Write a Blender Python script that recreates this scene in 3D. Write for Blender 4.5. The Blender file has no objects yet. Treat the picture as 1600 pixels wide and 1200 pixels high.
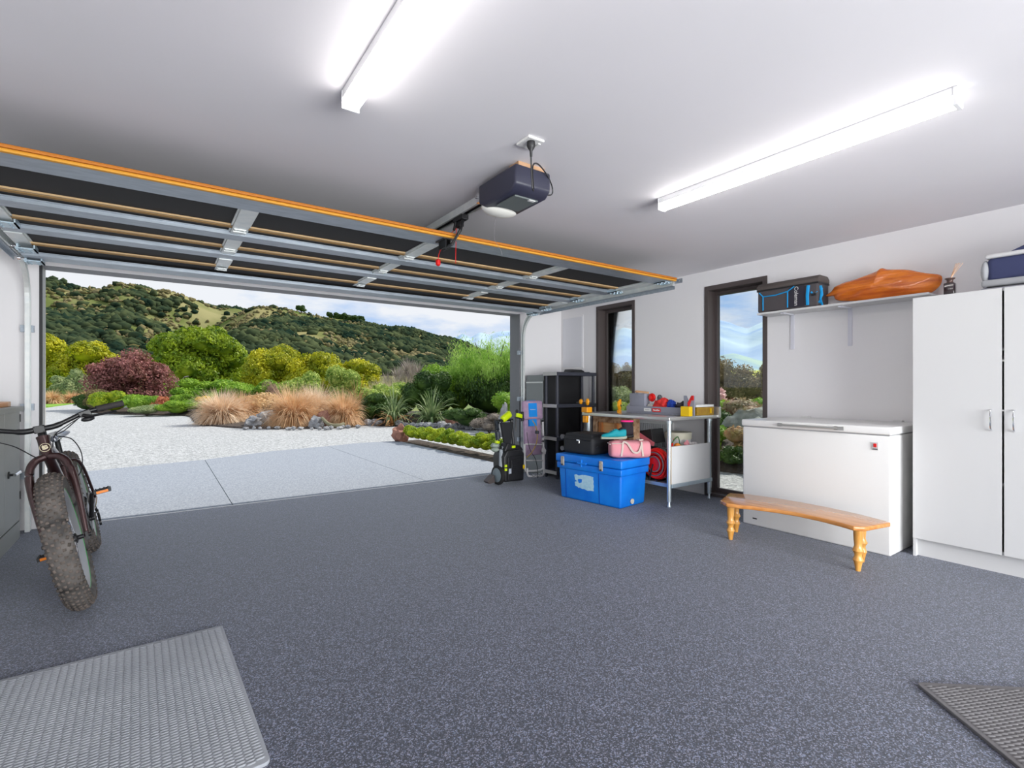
import bpy, bmesh, math, random
import numpy as np
from mathutils import Vector, Matrix, noise as mnoise
from math import sin, cos, pi, radians

SC = bpy.context.scene
COL = SC.collection
R = random.Random(7)
RS = np.random.RandomState(11)

# ---------------------------------------------------------------- camera
cam_d = bpy.data.cameras.new('camera')
cam_d.lens = 17.62; cam_d.sensor_width = 36.0; cam_d.shift_y = 0.003125
cam_d.clip_start = 0.02; cam_d.clip_end = 30000
cam = bpy.data.objects.new('camera', cam_d); COL.objects.link(cam)
cam.location = (0, 0, 1.17); cam.rotation_euler = (radians(90), 0, radians(-35.1))
SC.camera = cam

# ---------------------------------------------------------------- sky, sun, exposure
world = bpy.data.worlds.new('sky'); SC.world = world; world.use_nodes = True
wn = world.node_tree.nodes; wl = world.node_tree.links
for n in list(wn): wn.remove(n)
w_out = wn.new('ShaderNodeOutputWorld'); w_bg = wn.new('ShaderNodeBackground')
w_tc = wn.new('ShaderNodeTexCoord'); w_map = wn.new('ShaderNodeMapping'); w_map.inputs['Scale'].default_value = (1.0, 1.0, 3.2)
w_no = wn.new('ShaderNodeTexNoise'); w_no.inputs['Scale'].default_value = 3.4; w_no.inputs['Detail'].default_value = 7; w_no.inputs['Roughness'].default_value = 0.55
w_cr = wn.new('ShaderNodeValToRGB')
w_cr.color_ramp.elements[0].position = 0.36; w_cr.color_ramp.elements[0].color = (0.36, 0.58, 0.95, 1)
w_cr.color_ramp.elements[1].position = 0.53; w_cr.color_ramp.elements[1].color = (0.92, 0.95, 1.0, 1)
wl.new(w_tc.outputs['Generated'], w_map.inputs['Vector']); wl.new(w_map.outputs[0], w_no.inputs['Vector'])
wl.new(w_no.outputs['Fac'], w_cr.inputs[0]); wl.new(w_cr.outputs[0], w_bg.inputs['Color'])
w_bg.inputs['Strength'].default_value = 0.95
wl.new(w_bg.outputs[0], w_out.inputs[0])

sun_d = bpy.data.lights.new('sun', 'SUN'); sun_d.energy = 4.3; sun_d.angle = radians(0.8); sun_d.color = (1.0, 0.95, 0.86)
sun = bpy.data.objects.new('sun', sun_d); COL.objects.link(sun)
SUN_DIR = Vector((0.80, 0.03, 0.86)).normalized()
sun.rotation_euler = SUN_DIR.to_track_quat('Z', 'Y').to_euler(); sun.location = (30, 0, 30)

# unseen area fill added behind the camera, just outside the added glazed door
fill_d = bpy.data.lights.new('back_fill_light', 'AREA'); fill_d.shape = 'RECTANGLE'; fill_d.size = 4.6; fill_d.size_y = 2.1; fill_d.energy = 535.0; fill_d.color = (0.98, 0.97, 1.0)
fill = bpy.data.objects.new('back_fill_light', fill_d); COL.objects.link(fill)
fill.location = (1.75, -2.92, 1.08); fill.rotation_euler = (radians(90), 0, 0)
LAMP_STRENGTH = 15.0
SC.view_settings.view_transform = 'Standard'
SC.view_settings.look = 'None'
SC.view_settings.gamma = 1.0
SC.view_settings.use_curve_mapping = False
SC.view_settings.exposure = 0.0

# ---------------------------------------------------------------- materials
MATS = {}
def mat(name, col=(0.8, 0.8, 0.8), rough=0.5, metal=0.0, col2=None, scale=20.0, detail=3.0, lo=0.35, hi=0.65, bump=0.0, bscale=None,
        bdist=0.002, emit=None, trans=0.0, stretch=None, spec=None, coat=0.0, voro=False):
    if name in MATS: return MATS[name]
    m = bpy.data.materials.new(name); m.use_nodes = True
    nt = m.node_tree; n = nt.nodes; l = nt.links
    b = n.get('Principled BSDF')
    b.inputs['Roughness'].default_value = rough; b.inputs['Metallic'].default_value = metal
    b.inputs['Base Color'].default_value = (*col, 1)
    if spec is not None: b.inputs['Specular IOR Level'].default_value = spec
    if coat: b.inputs['Coat Weight'].default_value = coat
    tc = n.new('ShaderNodeTexCoord'); mp = n.new('ShaderNodeMapping'); l.new(tc.outputs['Object'], mp.inputs['Vector'])
    if stretch: mp.inputs['Scale'].default_value = stretch
    if col2 is not None:
        t = n.new('ShaderNodeTexNoise'); t.inputs['Scale'].default_value = scale; t.inputs['Detail'].default_value = detail
        l.new(mp.outputs[0], t.inputs['Vector'])
        r = n.new('ShaderNodeValToRGB'); r.color_ramp.elements[0].position = lo; r.color_ramp.elements[1].position = hi
        r.color_ramp.elements[0].color = (*col, 1); r.color_ramp.elements[1].color = (*col2, 1)
        l.new(t.outputs['Fac'], r.inputs[0]); l.new(r.outputs[0], b.inputs['Base Color'])
    if bump:
        t2 = n.new('ShaderNodeTexNoise'); t2.inputs['Scale'].default_value = bscale or scale; t2.inputs['Detail'].default_value = 4
        l.new(mp.outputs[0], t2.inputs['Vector'])
        bp = n.new('ShaderNodeBump'); bp.inputs['Strength'].default_value = bump; bp.inputs['Distance'].default_value = bdist
        l.new(t2.outputs['Fac'], bp.inputs['Height']); l.new(bp.outputs[0], b.inputs['Normal'])
    if emit:
        b.inputs['Emission Color'].default_value = (*emit[0], 1); b.inputs['Emission Strength'].default_value = emit[1]
    if trans:   # leaves and blades let light through
        out = n.get('Material Output'); tr = n.new('ShaderNodeBsdfTranslucent'); mx = n.new('ShaderNodeMixShader'); mx.inputs[0].default_value = trans
        if col2 is not None: l.new(r.outputs[0], tr.inputs['Color'])
        else: tr.inputs['Color'].default_value = (*col, 1)
        l.new(b.outputs[0], mx.inputs[1]); l.new(tr.outputs[0], mx.inputs[2]); l.new(mx.outputs[0], out.inputs[0])
    MATS[name] = m
    return m

def glass_mat():
    m = bpy.data.materials.new('window_glass'); m.use_nodes = True
    nt = m.node_tree; n = nt.nodes; l = nt.links
    n.remove(n.get('Principled BSDF')); out = n.get('Material Output')
    t = n.new('ShaderNodeBsdfTransparent'); t.inputs[0].default_value = (0.97, 0.985, 0.98, 1)
    g = n.new('ShaderNodeBsdfGlossy'); g.inputs['Roughness'].default_value = 0.02
    f = n.new('ShaderNodeFresnel'); f.inputs[0].default_value = 1.45
    mx = n.new('ShaderNodeMixShader')
    l.new(f.outputs[0], mx.inputs[0]); l.new(t.outputs[0], mx.inputs[1]); l.new(g.outputs[0], mx.inputs[2]); l.new(mx.outputs[0], out.inputs[0])
    return m

M_WALL = mat('wall_paint', (0.88, 0.865, 0.875), 0.6, bump=0.05, bscale=250, bdist=0.0006)
M_CEIL = mat('ceiling_paint', (0.79, 0.765, 0.80), 0.75, col2=(0.765, 0.745, 0.775), scale=1.3, bump=0.04, bscale=180, bdist=0.0006)
M_WHITE = mat('white_melamine', (0.67, 0.67, 0.67), 0.45)
M_WHITE2 = mat('white_enamel', (0.80, 0.795, 0.78), 0.32)
M_LAMPBODY = mat('lamp_body_white', (0.85, 0.85, 0.86), 0.4)
M_LAMP = mat('lamp_diffuser_lit', (0.9, 0.9, 0.9), 0.5, emit=((1.0, 0.965, 0.93), LAMP_STRENGTH))
M_GALV = mat('galvanised_steel', (0.34, 0.385, 0.44), 0.42, 0.5, col2=(0.42, 0.47, 0.53), scale=9, detail=5, stretch=(1, 4, 4))
M_GALVL = mat('bright_galvanised_steel', (0.70, 0.74, 0.74), 0.4, 0.35, col2=(0.80, 0.82, 0.80), scale=14)
M_DOORP = mat('door_panel_charcoal', (0.018, 0.017, 0.018), 0.75)
M_SEAL = mat('amber_rubber_seal', (0.68, 0.31, 0.03), 0.55)
M_SEALD = mat('deep_orange_seal_lip', (0.50, 0.165, 0.015), 0.55)
M_STRIP = mat('tan_joint_foam', (0.36, 0.20, 0.055), 0.7)
M_STRIPL = mat('pale_joint_foam', (0.62, 0.42, 0.22), 0.7)
M_BLACK = mat('black_plastic', (0.012, 0.012, 0.014), 0.45)
M_BLACKM = mat('black_metal', (0.007, 0.007, 0.008), 0.38)
M_DKGREY = mat('dark_grey_plastic', (0.035, 0.037, 0.05), 0.5)
M_FRAME = mat('dark_bronze_aluminium', (0.088, 0.070, 0.068), 0.5)
M_JAMB = mat('jamb_grey_paint', (0.16, 0.165, 0.175), 0.55)
M_CHROME = mat('chrome', (0.8, 0.81, 0.83), 0.15, 1.0)
M_STEEL = mat('stainless_steel', (0.60, 0.60, 0.58), 0.3, 0.75, col2=(0.66, 0.66, 0.64), scale=6, stretch=(20, 1, 20))
M_BLUE = mat('cooler_blue_plastic', (0.0, 0.16, 0.70), 0.42, col2=(0.005, 0.22, 0.78), scale=5)
M_PINK = mat('pink_canvas', (0.74, 0.29, 0.33), 0.85, bump=0.2, bscale=400, bdist=0.0008)
M_CREAM = mat('cream_webbing', (0.62, 0.52, 0.46), 0.85)
M_RED = mat('red_plastic', (0.72, 0.010, 0.008), 0.4)
M_ORANGE = mat('clamp_orange_plastic', (0.85, 0.33, 0.0), 0.45)
M_LIME = mat('lime_plastic', (0.62, 0.80, 0.0), 0.4)
M_YEL = mat('yellow_plastic', (0.85, 0.55, 0.0), 0.45)
GLASS = glass_mat()

# ---------------------------------------------------------------- object helpers
OFF = {}
def props(o, label=None, cat=None, group=None, kind=None):
    if label: o['label'] = label
    if cat: o['category'] = cat
    if group: o['group'] = group
    if kind: o['kind'] = kind
    return o

def thing(name, label, cat, loc=(0, 0, 0), rotz=0.0, group=None, world=True, rot=None):
    """Empty at the base of a thing. world=True: its parts are authored in room coordinates."""
    o = bpy.data.objects.new(name, None); COL.objects.link(o)
    o.location = loc; o.rotation_euler = rot if rot else (0, 0, rotz); o.empty_display_size = 0.1
    OFF[o.name] = Vector(loc) if world else Vector((0, 0, 0))
    return props(o, label, cat, group)

def link(name, me, m, parent=None, label=None, kind=None):
    o = bpy.data.objects.new(name, me); COL.objects.link(o)
    if m and not me.materials: me.materials.append(m)
    if parent: o.parent = parent; OFF[o.name] = OFF.get(parent.name, Vector((0, 0, 0)))
    return props(o, label, kind=kind)

def np_mesh(name, V, F, smooth=False):
    """V (n,3), F (m,k) arrays with a constant face size"""
    me = bpy.data.meshes.new(name)
    V = np.asarray(V, dtype=np.float32); F = np.asarray(F, dtype=np.int32); k = F.shape[1]
    me.vertices.add(len(V)); me.vertices.foreach_set('co', V.ravel())
    me.loops.add(F.size); me.loops.foreach_set('vertex_index', F.ravel())
    me.polygons.add(len(F)); me.polygons.foreach_set('loop_start', np.arange(0, F.size, k, dtype=np.int32))
    me.polygons.foreach_set('loop_total', np.full(len(F), k, dtype=np.int32))
    if smooth: me.polygons.foreach_set('use_smooth', np.ones(len(F), dtype=bool))
    me.update(calc_edges=True); me.validate()
    return me

class G:
    def __init__(s): s.bm = bmesh.new()
    def box(s, x0, x1, y0, y1, z0, z1):
        v = [s.bm.verts.new(c) for c in ((x0,y0,z0),(x1,y0,z0),(x1,y1,z0),(x0,y1,z0),(x0,y0,z1),(x1,y0,z1),(x1,y1,z1),(x0,y1,z1))]
        for f in ((3,2,1,0),(4,5,6,7),(0,1,5,4),(1,2,6,5),(2,3,7,6),(3,0,4,7)): s.bm.faces.new([v[i] for i in f])
        return s
    def taper(s, x0, x1, y0, y1, z0, z1, dx=0.0, dy=0.0):
        """box whose bottom is smaller than its top by dx, dy a side"""
        v = [s.bm.verts.new(c) for c in ((x0+dx,y0+dy,z0),(x1-dx,y0+dy,z0),(x1-dx,y1-dy,z0),(x0+dx,y1-dy,z0),(x0,y0,z1),(x1,y0,z1),(x1,y1,z1),(x0,y1,z1))]
        for f in ((3,2,1,0),(4,5,6,7),(0,1,5,4),(1,2,6,5),(2,3,7,6),(3,0,4,7)): s.bm.faces.new([v[i] for i in f])
        return s
    def obox(s, c, size, rot=(0, 0, 0)):
        from mathutils import Euler
        mt = Euler(rot).to_matrix(); a, b, d = [q/2 for q in size]; c = Vector(c)
        v = [s.bm.verts.new(c + mt @ Vector(p)) for p in ((-a,-b,-d),(a,-b,-d),(a,b,-d),(-a,b,-d),(-a,-b,d),(a,-b,d),(a,b,d),(-a,b,d))]
        for f in ((3,2,1,0),(4,5,6,7),(0,1,5,4),(1,2,6,5),(2,3,7,6),(3,0,4,7)): s.bm.faces.new([v[i] for i in f])
        return s
    def ring(s, c, t, r, n, up=None):
        t = Vector(t).normalized(); a = up or (Vector((0, 0, 1)) if abs(t.z) < 0.9 else Vector((1, 0, 0)))
        x = t.cross(a).normalized(); y = x.cross(t).normalized()
        return [s.bm.verts.new(Vector(c) + (x*cos(2*pi*i/n) + y*sin(2*pi*i/n))*r) for i in range(n)]
    def tube(s, pts, r, n=8, caps=True, closed=False):
        pts = [Vector(p) for p in pts]; rs = r if isinstance(r, (list, tuple)) else [r]*len(pts)
        rings = []
        N = len(pts)
        for i, p in enumerate(pts):
            if closed: t = pts[(i+1) % N] - pts[i-1]
            else: t = pts[min(i+1, N-1)] - pts[max(i-1, 0)]
            rings.append(s.ring(p, t, rs[i], n))
        pr = list(zip(rings, rings[1:])) + ([(rings[-1], rings[0])] if closed else [])
        for a, b in pr:
            for i in range(n): s.bm.faces.new((a[i], a[(i+1) % n], b[(i+1) % n], b[i]))
        if caps and not closed:
            s.bm.faces.new(rings[0][::-1]); s.bm.faces.new(rings[-1])
        return s
    def cyl(s, p0, p1, r0, r1=None, n=16): return s.tube([p0, p1], [r0, r0 if r1 is None else r1], n)
    def lathe(s, prof, c=(0, 0, 0), axis='Z', n=20):
        rings = []
        for (r, z) in prof:
            rg = []
            for i in range(n):
                a = 2*pi*i/n; p = (r*cos(a), r*sin(a), z)
                if axis == 'X': p = (z, r*cos(a), r*sin(a))
                if axis == 'Y': p = (r*sin(a), z, r*cos(a))
                rg.append(s.bm.verts.new(Vector(c) + Vector(p)))
            rings.append(rg)
        for a, b in zip(rings, rings[1:]):
            for i in range(n): s.bm.faces.new((a[i], a[(i+1) % n], b[(i+1) % n], b[i]))
        s.bm.faces.new(rings[0][::-1]); s.bm.faces.new(rings[-1])
        return s
    def prism(s, poly, axis, a, b):
        def P(u, v, w): return {'X': (w, u, v), 'Y': (u, w, v), 'Z': (u, v, w)}[axis]
        A = [s.bm.verts.new(P(u, v, a)) for u, v in poly]; B = [s.bm.verts.new(P(u, v, b)) for u, v in poly]
        n = len(poly)
        s.bm.faces.new(A[::-1]); s.bm.faces.new(B)
        for i in range(n): s.bm.faces.new((A[i], A[(i+1) % n], B[(i+1) % n], B[i]))
        return s
    def ell(s, c, r, sub=2, jitter=0.0, seed=0, flat=None):
        g = bmesh.ops.create_icosphere(s.bm, subdivisions=sub, radius=1.0)
        rr = (r, r, r) if isinstance(r, (int, float)) else r
        for v in g['verts']:
            k = 1 + (jitter*mnoise.noise(v.co*1.9 + Vector((seed*3.1, seed*1.7, seed))) if jitter else 0)
            p = Vector((v.co.x*rr[0]*k, v.co.y*rr[1]*k, v.co.z*rr[2]*k))
            if flat is not None: p.z = max(p.z, flat)
            v.co = Vector(c) + p
        return s
    def torus(s, c, R_, r, axis='X', n=40, k=12):
        pts = []
        for i in range(n):
            a = 2*pi*i/n; p = {'X': (0, cos(a)*R_, sin(a)*R_), 'Y': (cos(a)*R_, 0, sin(a)*R_), 'Z': (cos(a)*R_, sin(a)*R_, 0)}[axis]
            pts.append(Vector(c) + Vector(p))
        return s.tube(pts, r, k, closed=True)
    def warp(s, fn):
        for v in s.bm.verts: v.co = Vector(fn(v.co))
        return s
    def out(s, name, m, parent=None, bevel=0, seg=2, smooth=False, label=None, kind=None, sub=0, cat=None, group=None):
        bmesh.ops.recalc_face_normals(s.bm, faces=s.bm.faces)
        if parent is not None:
            off = OFF.get(parent.name, Vector((0, 0, 0)))
            if off.length > 0: bmesh.ops.translate(s.bm, verts=s.bm.verts, vec=-off)
        me = bpy.data.meshes.new(name); s.bm.to_mesh(me); s.bm.free()
        if smooth:
            me.polygons.foreach_set('use_smooth', [True]*len(me.polygons))
            try: me.set_sharp_from_angle(angle=radians(42))
            except Exception: pass
        o = link(name, me, m, parent, label, kind)
        if cat: o['category'] = cat
        if group: o['group'] = group
        if bevel:
            md = o.modifiers.new('bevel', 'BEVEL'); md.width = bevel; md.segments = seg; md.limit_method = 'ANGLE'; md.angle_limit = radians(40)
            if seg > 2: me.polygons.foreach_set('use_smooth', [True]*len(me.polygons))
        if sub:
            md = o.modifiers.new('sub', 'SUBSURF'); md.levels = sub; md.render_levels = sub
            me.polygons.foreach_set('use_smooth', [True]*len(me.polygons))
        return o

def bx(*a): return G().box(*a)

def copy_tree(src, loc=None, rot=None, label=None, scale=None):
    """a thing with copies of its parts and sub-parts"""
    def rec(o, par):
        c = o.copy(); COL.objects.link(c)
        OFF[c.name] = OFF.get(o.name, Vector((0, 0, 0)))
        if par: c.parent = par
        for ch in [q for q in CH.get(o.name, [])]: rec(ch, c)
        return c
    CH = {}
    for q in COL.objects:
        if q.parent: CH.setdefault(q.parent.name, []).append(q)
    c = rec(src, None)
    if loc: c.location = loc
    if rot is not None: c.rotation_euler = rot
    if scale: c.scale = scale
    if label: c['label'] = label
    return c

def text_part(name, body, size, m, parent, mtx, label=None, extrude=0.0006):
    cu = bpy.data.curves.new('lettering', 'FONT'); cu.body = body; cu.size = size; cu.extrude = extrude; cu.align_x = 'CENTER'; cu.align_y = 'CENTER'
    to = bpy.data.objects.new('lettering_tmp', cu); COL.objects.link(to)
    dg = bpy.context.evaluated_depsgraph_get(); me = bpy.data.meshes.new_from_object(to.evaluated_get(dg))
    bpy.data.objects.remove(to)
    me.name = name; me.materials.clear()
    me.transform(mtx)
    off = OFF.get(parent.name, Vector((0, 0, 0)))
    me.transform(Matrix.Translation(-off))
    return link(name, me, m, parent, label)

def arc(c, r, a0, a1, n, plane='XZ', y=0.0):
    out = []
    for i in range(n+1):
        a = radians(a0 + (a1-a0)*i/n)
        if plane == 'YZ': out.append((y, c[0] + r*cos(a), c[1] + r*sin(a)))
        elif plane == 'XZ': out.append((c[0] + r*cos(a), y, c[1] + r*sin(a)))
        else: out.append((c[0] + r*cos(a), c[1] + r*sin(a), y))
    return out
def smoothpath(pts, n=6):
    """Catmull-Rom through the points"""
    P = [Vector(p) for p in pts]; P = [P[0]*2-P[1]] + P + [P[-1]*2-P[-2]]; out = []
    for i in range(1, len(P)-2):
        a, b, c, d = P[i-1:i+3]
        for k in range(n):
            t = k/n
            out.append(0.5*((2*b) + (c-a)*t + (2*a-5*b+4*c-d)*t*t + (3*b-a-3*c+d)*t**3))
    out.append(P[-2]); return out
ORD = ['first', 'second', 'third', 'fourth', 'fifth', 'sixth', 'seventh', 'eighth', 'ninth', 'tenth', 'eleventh', 'twelfth', 'thirteenth', 'fourteenth', 'fifteenth', 'sixteenth', 'seventeenth', 'eighteenth', 'nineteenth', 'twentieth']
def nth(k):
    if k < 20: return ORD[k]
    t = {2: 'twenty', 3: 'thirty', 4: 'forty', 5: 'fifty'}[(k+1)//10]; u = (k+1) % 10
    return {2: 'twentieth', 3: 'thirtieth', 4: 'fortieth', 5: 'fiftieth'}[(k+1)//10] if u == 0 else t + '-' + ORD[u-1]
def srf(o, label=None): return props(o, label, kind='structure')
# ================================================================ THE ROOM
XL, XR, YF, YB, ZC = -1.35, 4.86, 5.65, -2.85, 2.43
OX0, OX1, OZ = -0.811, 4.09, 2.187      # garage opening
# floor: dark flecked carpet
def carpet_mat():
    m = bpy.data.materials.new('flecked_carpet'); m.use_nodes = True
    nt = m.node_tree; n = nt.nodes; l = nt.links; b = n.get('Principled BSDF')
    b.inputs['Roughness'].default_value = 0.62; b.inputs['Specular IOR Level'].default_value = 0.55; b.inputs['Sheen Tint'].default_value = (0.85, 0.9, 1.0, 1); b.inputs['Sheen Weight'].default_value = 0.28; b.inputs['Sheen Roughness'].default_value = 0.45
    tc = n.new('ShaderNodeTexCoord')
    t = n.new('ShaderNodeTexVoronoi'); t.inputs['Scale'].default_value = 240; sep = n.new('ShaderNodeSeparateColor'); l.new(t.outputs['Color'], sep.inputs[0])
    r = n.new('ShaderNodeValToRGB'); e = r.color_ramp.elements
    e[0].position = 0.10; e[0].color = (0.006, 0.007, 0.012, 1); e[1].position = 0.97; e[1].color = (0.21, 0.225, 0.285, 1)
    x = e.new(0.62); x.color = (0.036, 0.041, 0.058, 1)
    l.new(tc.outputs['Object'], t.inputs['Vector']); l.new(sep.outputs[0], r.inputs[0])
    t3 = n.new('ShaderNodeTexNoise'); t3.inputs['Scale'].default_value = 140; t3.inputs['Detail'].default_value = 2
    l.new(tc.outputs['Object'], t3.inputs['Vector'])
    hs = n.new('ShaderNodeMixRGB'); hs.blend_type = 'MULTIPLY'; hs.inputs[0].default_value = 0.6
    r2 = n.new('ShaderNodeValToRGB'); r2.color_ramp.elements[0].position = 0.4; r2.color_ramp.elements[1].position = 0.6
    r2.color_ramp.elements[0].color = (0.8, 0.95, 1.2, 1); r2.color_ramp.elements[1].color = (1.2, 1.0, 1.0, 1)
    l.new(t3.outputs['Color'], r2.inputs[0]); l.new(r.outputs[0], hs.inputs[1]); l.new(r2.outputs[0], hs.inputs[2]); l.new(hs.outputs[0], b.inputs['Base Color'])
    return m
srf(bx(XL-0.1, XR+0.21, YB-0.1, YF, -0.12, 0).out('floor', carpet_mat()))
srf(bx(XL-0.1, XR+0.21, YB-0.1, YF+0.21, ZC, ZC+0.06).out('ceiling', M_CEIL))
srf(bx(XL-0.12, XL, YB-0.1, YF+0.21, -0.1, ZC).out('wall_left', M_WALL))
g = G(); g.box(XL, -0.55, YB-0.12, YB, -0.1, ZC); g.box(4.05, XR, YB-0.12, YB, -0.1, ZC); g.box(-0.55, 4.05, YB-0.12, YB, 2.08, ZC)
srf(g.out('wall_back', M_WALL))
g = G()  # unseen glazed back door, added as an opening for the fill light
for xa in (-0.55, 0.98, 2.51, 4.01): g.box(xa, xa+0.04, YB-0.10, YB-0.02, 0.0, 2.08)
g.box(-0.55, 4.05, YB-0.10, YB-0.02, 2.04, 2.08); g.box(-0.55, 4.05, YB-0.10, YB-0.02, -0.02, 0.03)
added_dback = srf(g.out('added_back_door', M_FRAME)); bx(-0.51, 4.01, YB-0.052, YB-0.046, 0.03, 2.04).out('pane', GLASS, added_dback)
g = G(); g.box(XL, OX0, YF, YF+0.21, -0.1, ZC); g.box(OX1, XR, YF, YF+0.21, -0.1, ZC); g.box(OX0, OX1, YF, YF+0.21, OZ, ZC)
srf(g.out('wall_front', M_WALL))
# right wall with two tall windows
W1 = (4.243, 4.916); W2 = (2.573, 3.262); WT = 2.262
g = G(); T = XR+0.21
g.box(XR, T, YB-0.1, W2[0], -0.1, ZC); g.box(XR, T, W2[1], W1[0], -0.1, ZC); g.box(XR, T, W1[1], YF+0.21, -0.1, ZC)
g.box(XR, T, W2[0], W2[1], WT, ZC); g.box(XR, T, W1[0], W1[1], WT, ZC)
g.box(XR, T, W1[0], W1[1], -0.1, 0.32)
srf(g.out('wall_right', M_WALL))
def window(name, y0, y1, z0, z1):
    fr = G(); x0, x1 = XR-0.008, XR+0.20; w = 0.062
    # architrave flush with the wall face, deep reveal lining, then the sash with its glass set well back
    fr.box(x0, x1, y0, y0+0.045, z0, z1); fr.box(x0, x1, y1-0.045, y1, z0, z1); fr.box(x0, x1, y0+0.045, y1-0.045, z1-0.05, z1); fr.box(x0, x1, y0+0.045, y1-0.045, z0, z0+0.03)
    f = srf(fr.out(name, M_FRAME, bevel=0.002))
    s = G(); a, b = XR+0.12, XR+0.17
    s.box(a, b, y0+0.045, y0+0.075, z0+0.03, z1-0.05); s.box(a, b, y1-0.075, y1-0.045, z0+0.03, z1-0.05)
    s.box(a, b, y0+0.075, y1-0.075, z1-0.085, z1-0.05); s.box(a, b, y0+0.075, y1-0.075, z0+0.03, z0+0.07)
    s.out('sash', M_FRAME, f, bevel=0.002)
    bx(XR+0.140, XR+0.146, y0+0.07, y1-0.07, z0+0.065, z1-0.08).out('pane', GLASS, f)
    return f
window('window_1', W1[0], W1[1], 0.32, WT)
window('window_2', W2[0], W2[1], 0.0, WT)
# steel jamb linings and threshold of the opening
srf(bx(OX1-0.004, OX1+0.012, YF-0.012, YF+0.215, 0, OZ).out('trim_1', M_JAMB, bevel=0.002))
srf(bx(OX0-0.010, OX0+0.004, YF+0.02, YF+0.215, 0, OZ).out('trim_2', mat('jamb_pale_aluminium', (0.50, 0.49, 0.47), 0.5)))
srf(bx(OX0, OX1, YF+0.02, YF+0.215, OZ-0.004, OZ+0.01).out('trim_3', mat('head_grey', (0.22, 0.22, 0.23), 0.55)))
srf(bx(OX0-0.006, OX0+0.012, YF-0.004, YF+0.02, 0, OZ).out('trim_4', M_BLACK))
srf(bx(OX0, OX1, YF-0.012, YF+0.012, -0.01, 0.003).out('trim_5', mat('threshold_strip', (0.52, 0.53, 0.54), 0.5)))
# unseen roof; right eave lengthened to keep sun off the side windows
srf(bx(XL-0.6, XR+1.85, YB-0.6, YF+0.24, ZC+0.075, ZC+0.20).out('roof', mat('roof_dark_metal', (0.06, 0.06, 0.065), 0.5)))

# ================================================================ GARAGE DOOR, OPEN UNDER THE CEILING
DX0, DX1 = -0.83, 4.05
door = thing('garage_door', 'open sectional garage door with galvanised rails hanging flat under the ceiling', 'garage door', (1.62, 3.06, 2.2))
joints = [3.06, 3.74, 4.31, 4.91, 5.265]
def door_z(y):  # the last section starts down into the curve
    return 2.222 if y < 4.60 else 2.222 - (y-4.60)**1.3*0.115
for i in range(4):
    y0, y1 = joints[i], joints[i+1]
    g = bx(DX0, DX1, y0+0.004, y1-0.004, 0, 0.012).warp(lambda v: (v.x, v.y, v.z + door_z(v.y)))
    g.out('panel', M_DOORP, door)
def rail(y0, y1, dz=0.0):
    z = door_z((y0+y1)/2)
    g = G()
    g.prism([(y0, z), (y0, z-0.030+dz), (y1, z-0.030+dz), (y1, z), (y1-0.004, z), (y1-0.004, z-0.026+dz), (y0+0.004, z-0.026+dz), (y0+0.004, z)], 'X', DX0, DX1)
    g.box(DX0, DX1, y0-0.012, y0+0.003, z-0.010, z-0.002)
    return g
for a, b in ((3.062, 3.25), (3.83, 3.965), (4.44, 4.58), (5.05, 5.24)):
    rail(a, b).out('rail', M_GALV, door, bevel=0.003)
# stiles between the rails
for xc in (-0.79, 0.43, 1.62, 2.86, 4.0):
    for y0, y1 in ((3.25, 3.83), (3.965, 4.44), (4.58, 5.05)):
        z = door_z((y0+y1)/2)
        g = G().box(xc-0.045, xc+0.045, y0, y1, z-0.022, z)
        g.box(xc-0.056, xc-0.045, y0, y1, z-0.010, z); g.box(xc+0.045, xc+0.056, y0, y1, z-0.010, z)
        g.out('stile', M_GALVL, door, bevel=0.002)
for y in joints[1:4]:
    z = door_z(y)
    bx(DX0, DX1, y-0.042, y-0.006, z-0.012, z).out('joint_strip', M_STRIP, door)
    bx(DX0, DX1, y-0.070, y-0.048, z-0.010, z).out('joint_strip', M_STRIPL, door)
# amber bottom seal along the leading edge
G().prism([(3.056, 2.190), (3.040, 2.192), (3.036, 2.199), (3.040, 2.206), (3.056, 2.208)], 'X', DX0, DX1+0.02).out('bottom_seal', M_SEAL, door)
G().prism([(3.056, 2.208), (3.034, 2.208), (3.030, 2.215), (3.034, 2.223), (3.056, 2.225)], 'X', DX0, DX1+0.02).out('bottom_seal', M_SEALD, door, label='darker orange upper lip of the seal')
bx(DX0, DX1, 3.0565, 3.066, 2.190, 2.226).out('bottom_rail', M_GALV, door, bevel=0.002)
# hinges where stiles cross the joints
for y in joints[1:4]:
    for xc in (0.43, 1.62, 2.86):
        z = door_z(y)-0.022
        h = G().box(xc-0.035, xc+0.035, y-0.045, y+0.03, z-0.006, z)
        h.cyl((xc-0.038, y-0.007, z-0.008), (xc+0.038, y-0.007, z-0.008), 0.007, n=8)
        for sx in (-0.024, 0.024):
            for sy in (-0.034, 0.02): h.cyl((xc+sx, y+sy, z-0.010), (xc+sx, y+sy, z-0.004), 0.006, n=6)
        h.out('hinge', M_GALVL, door)
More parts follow.
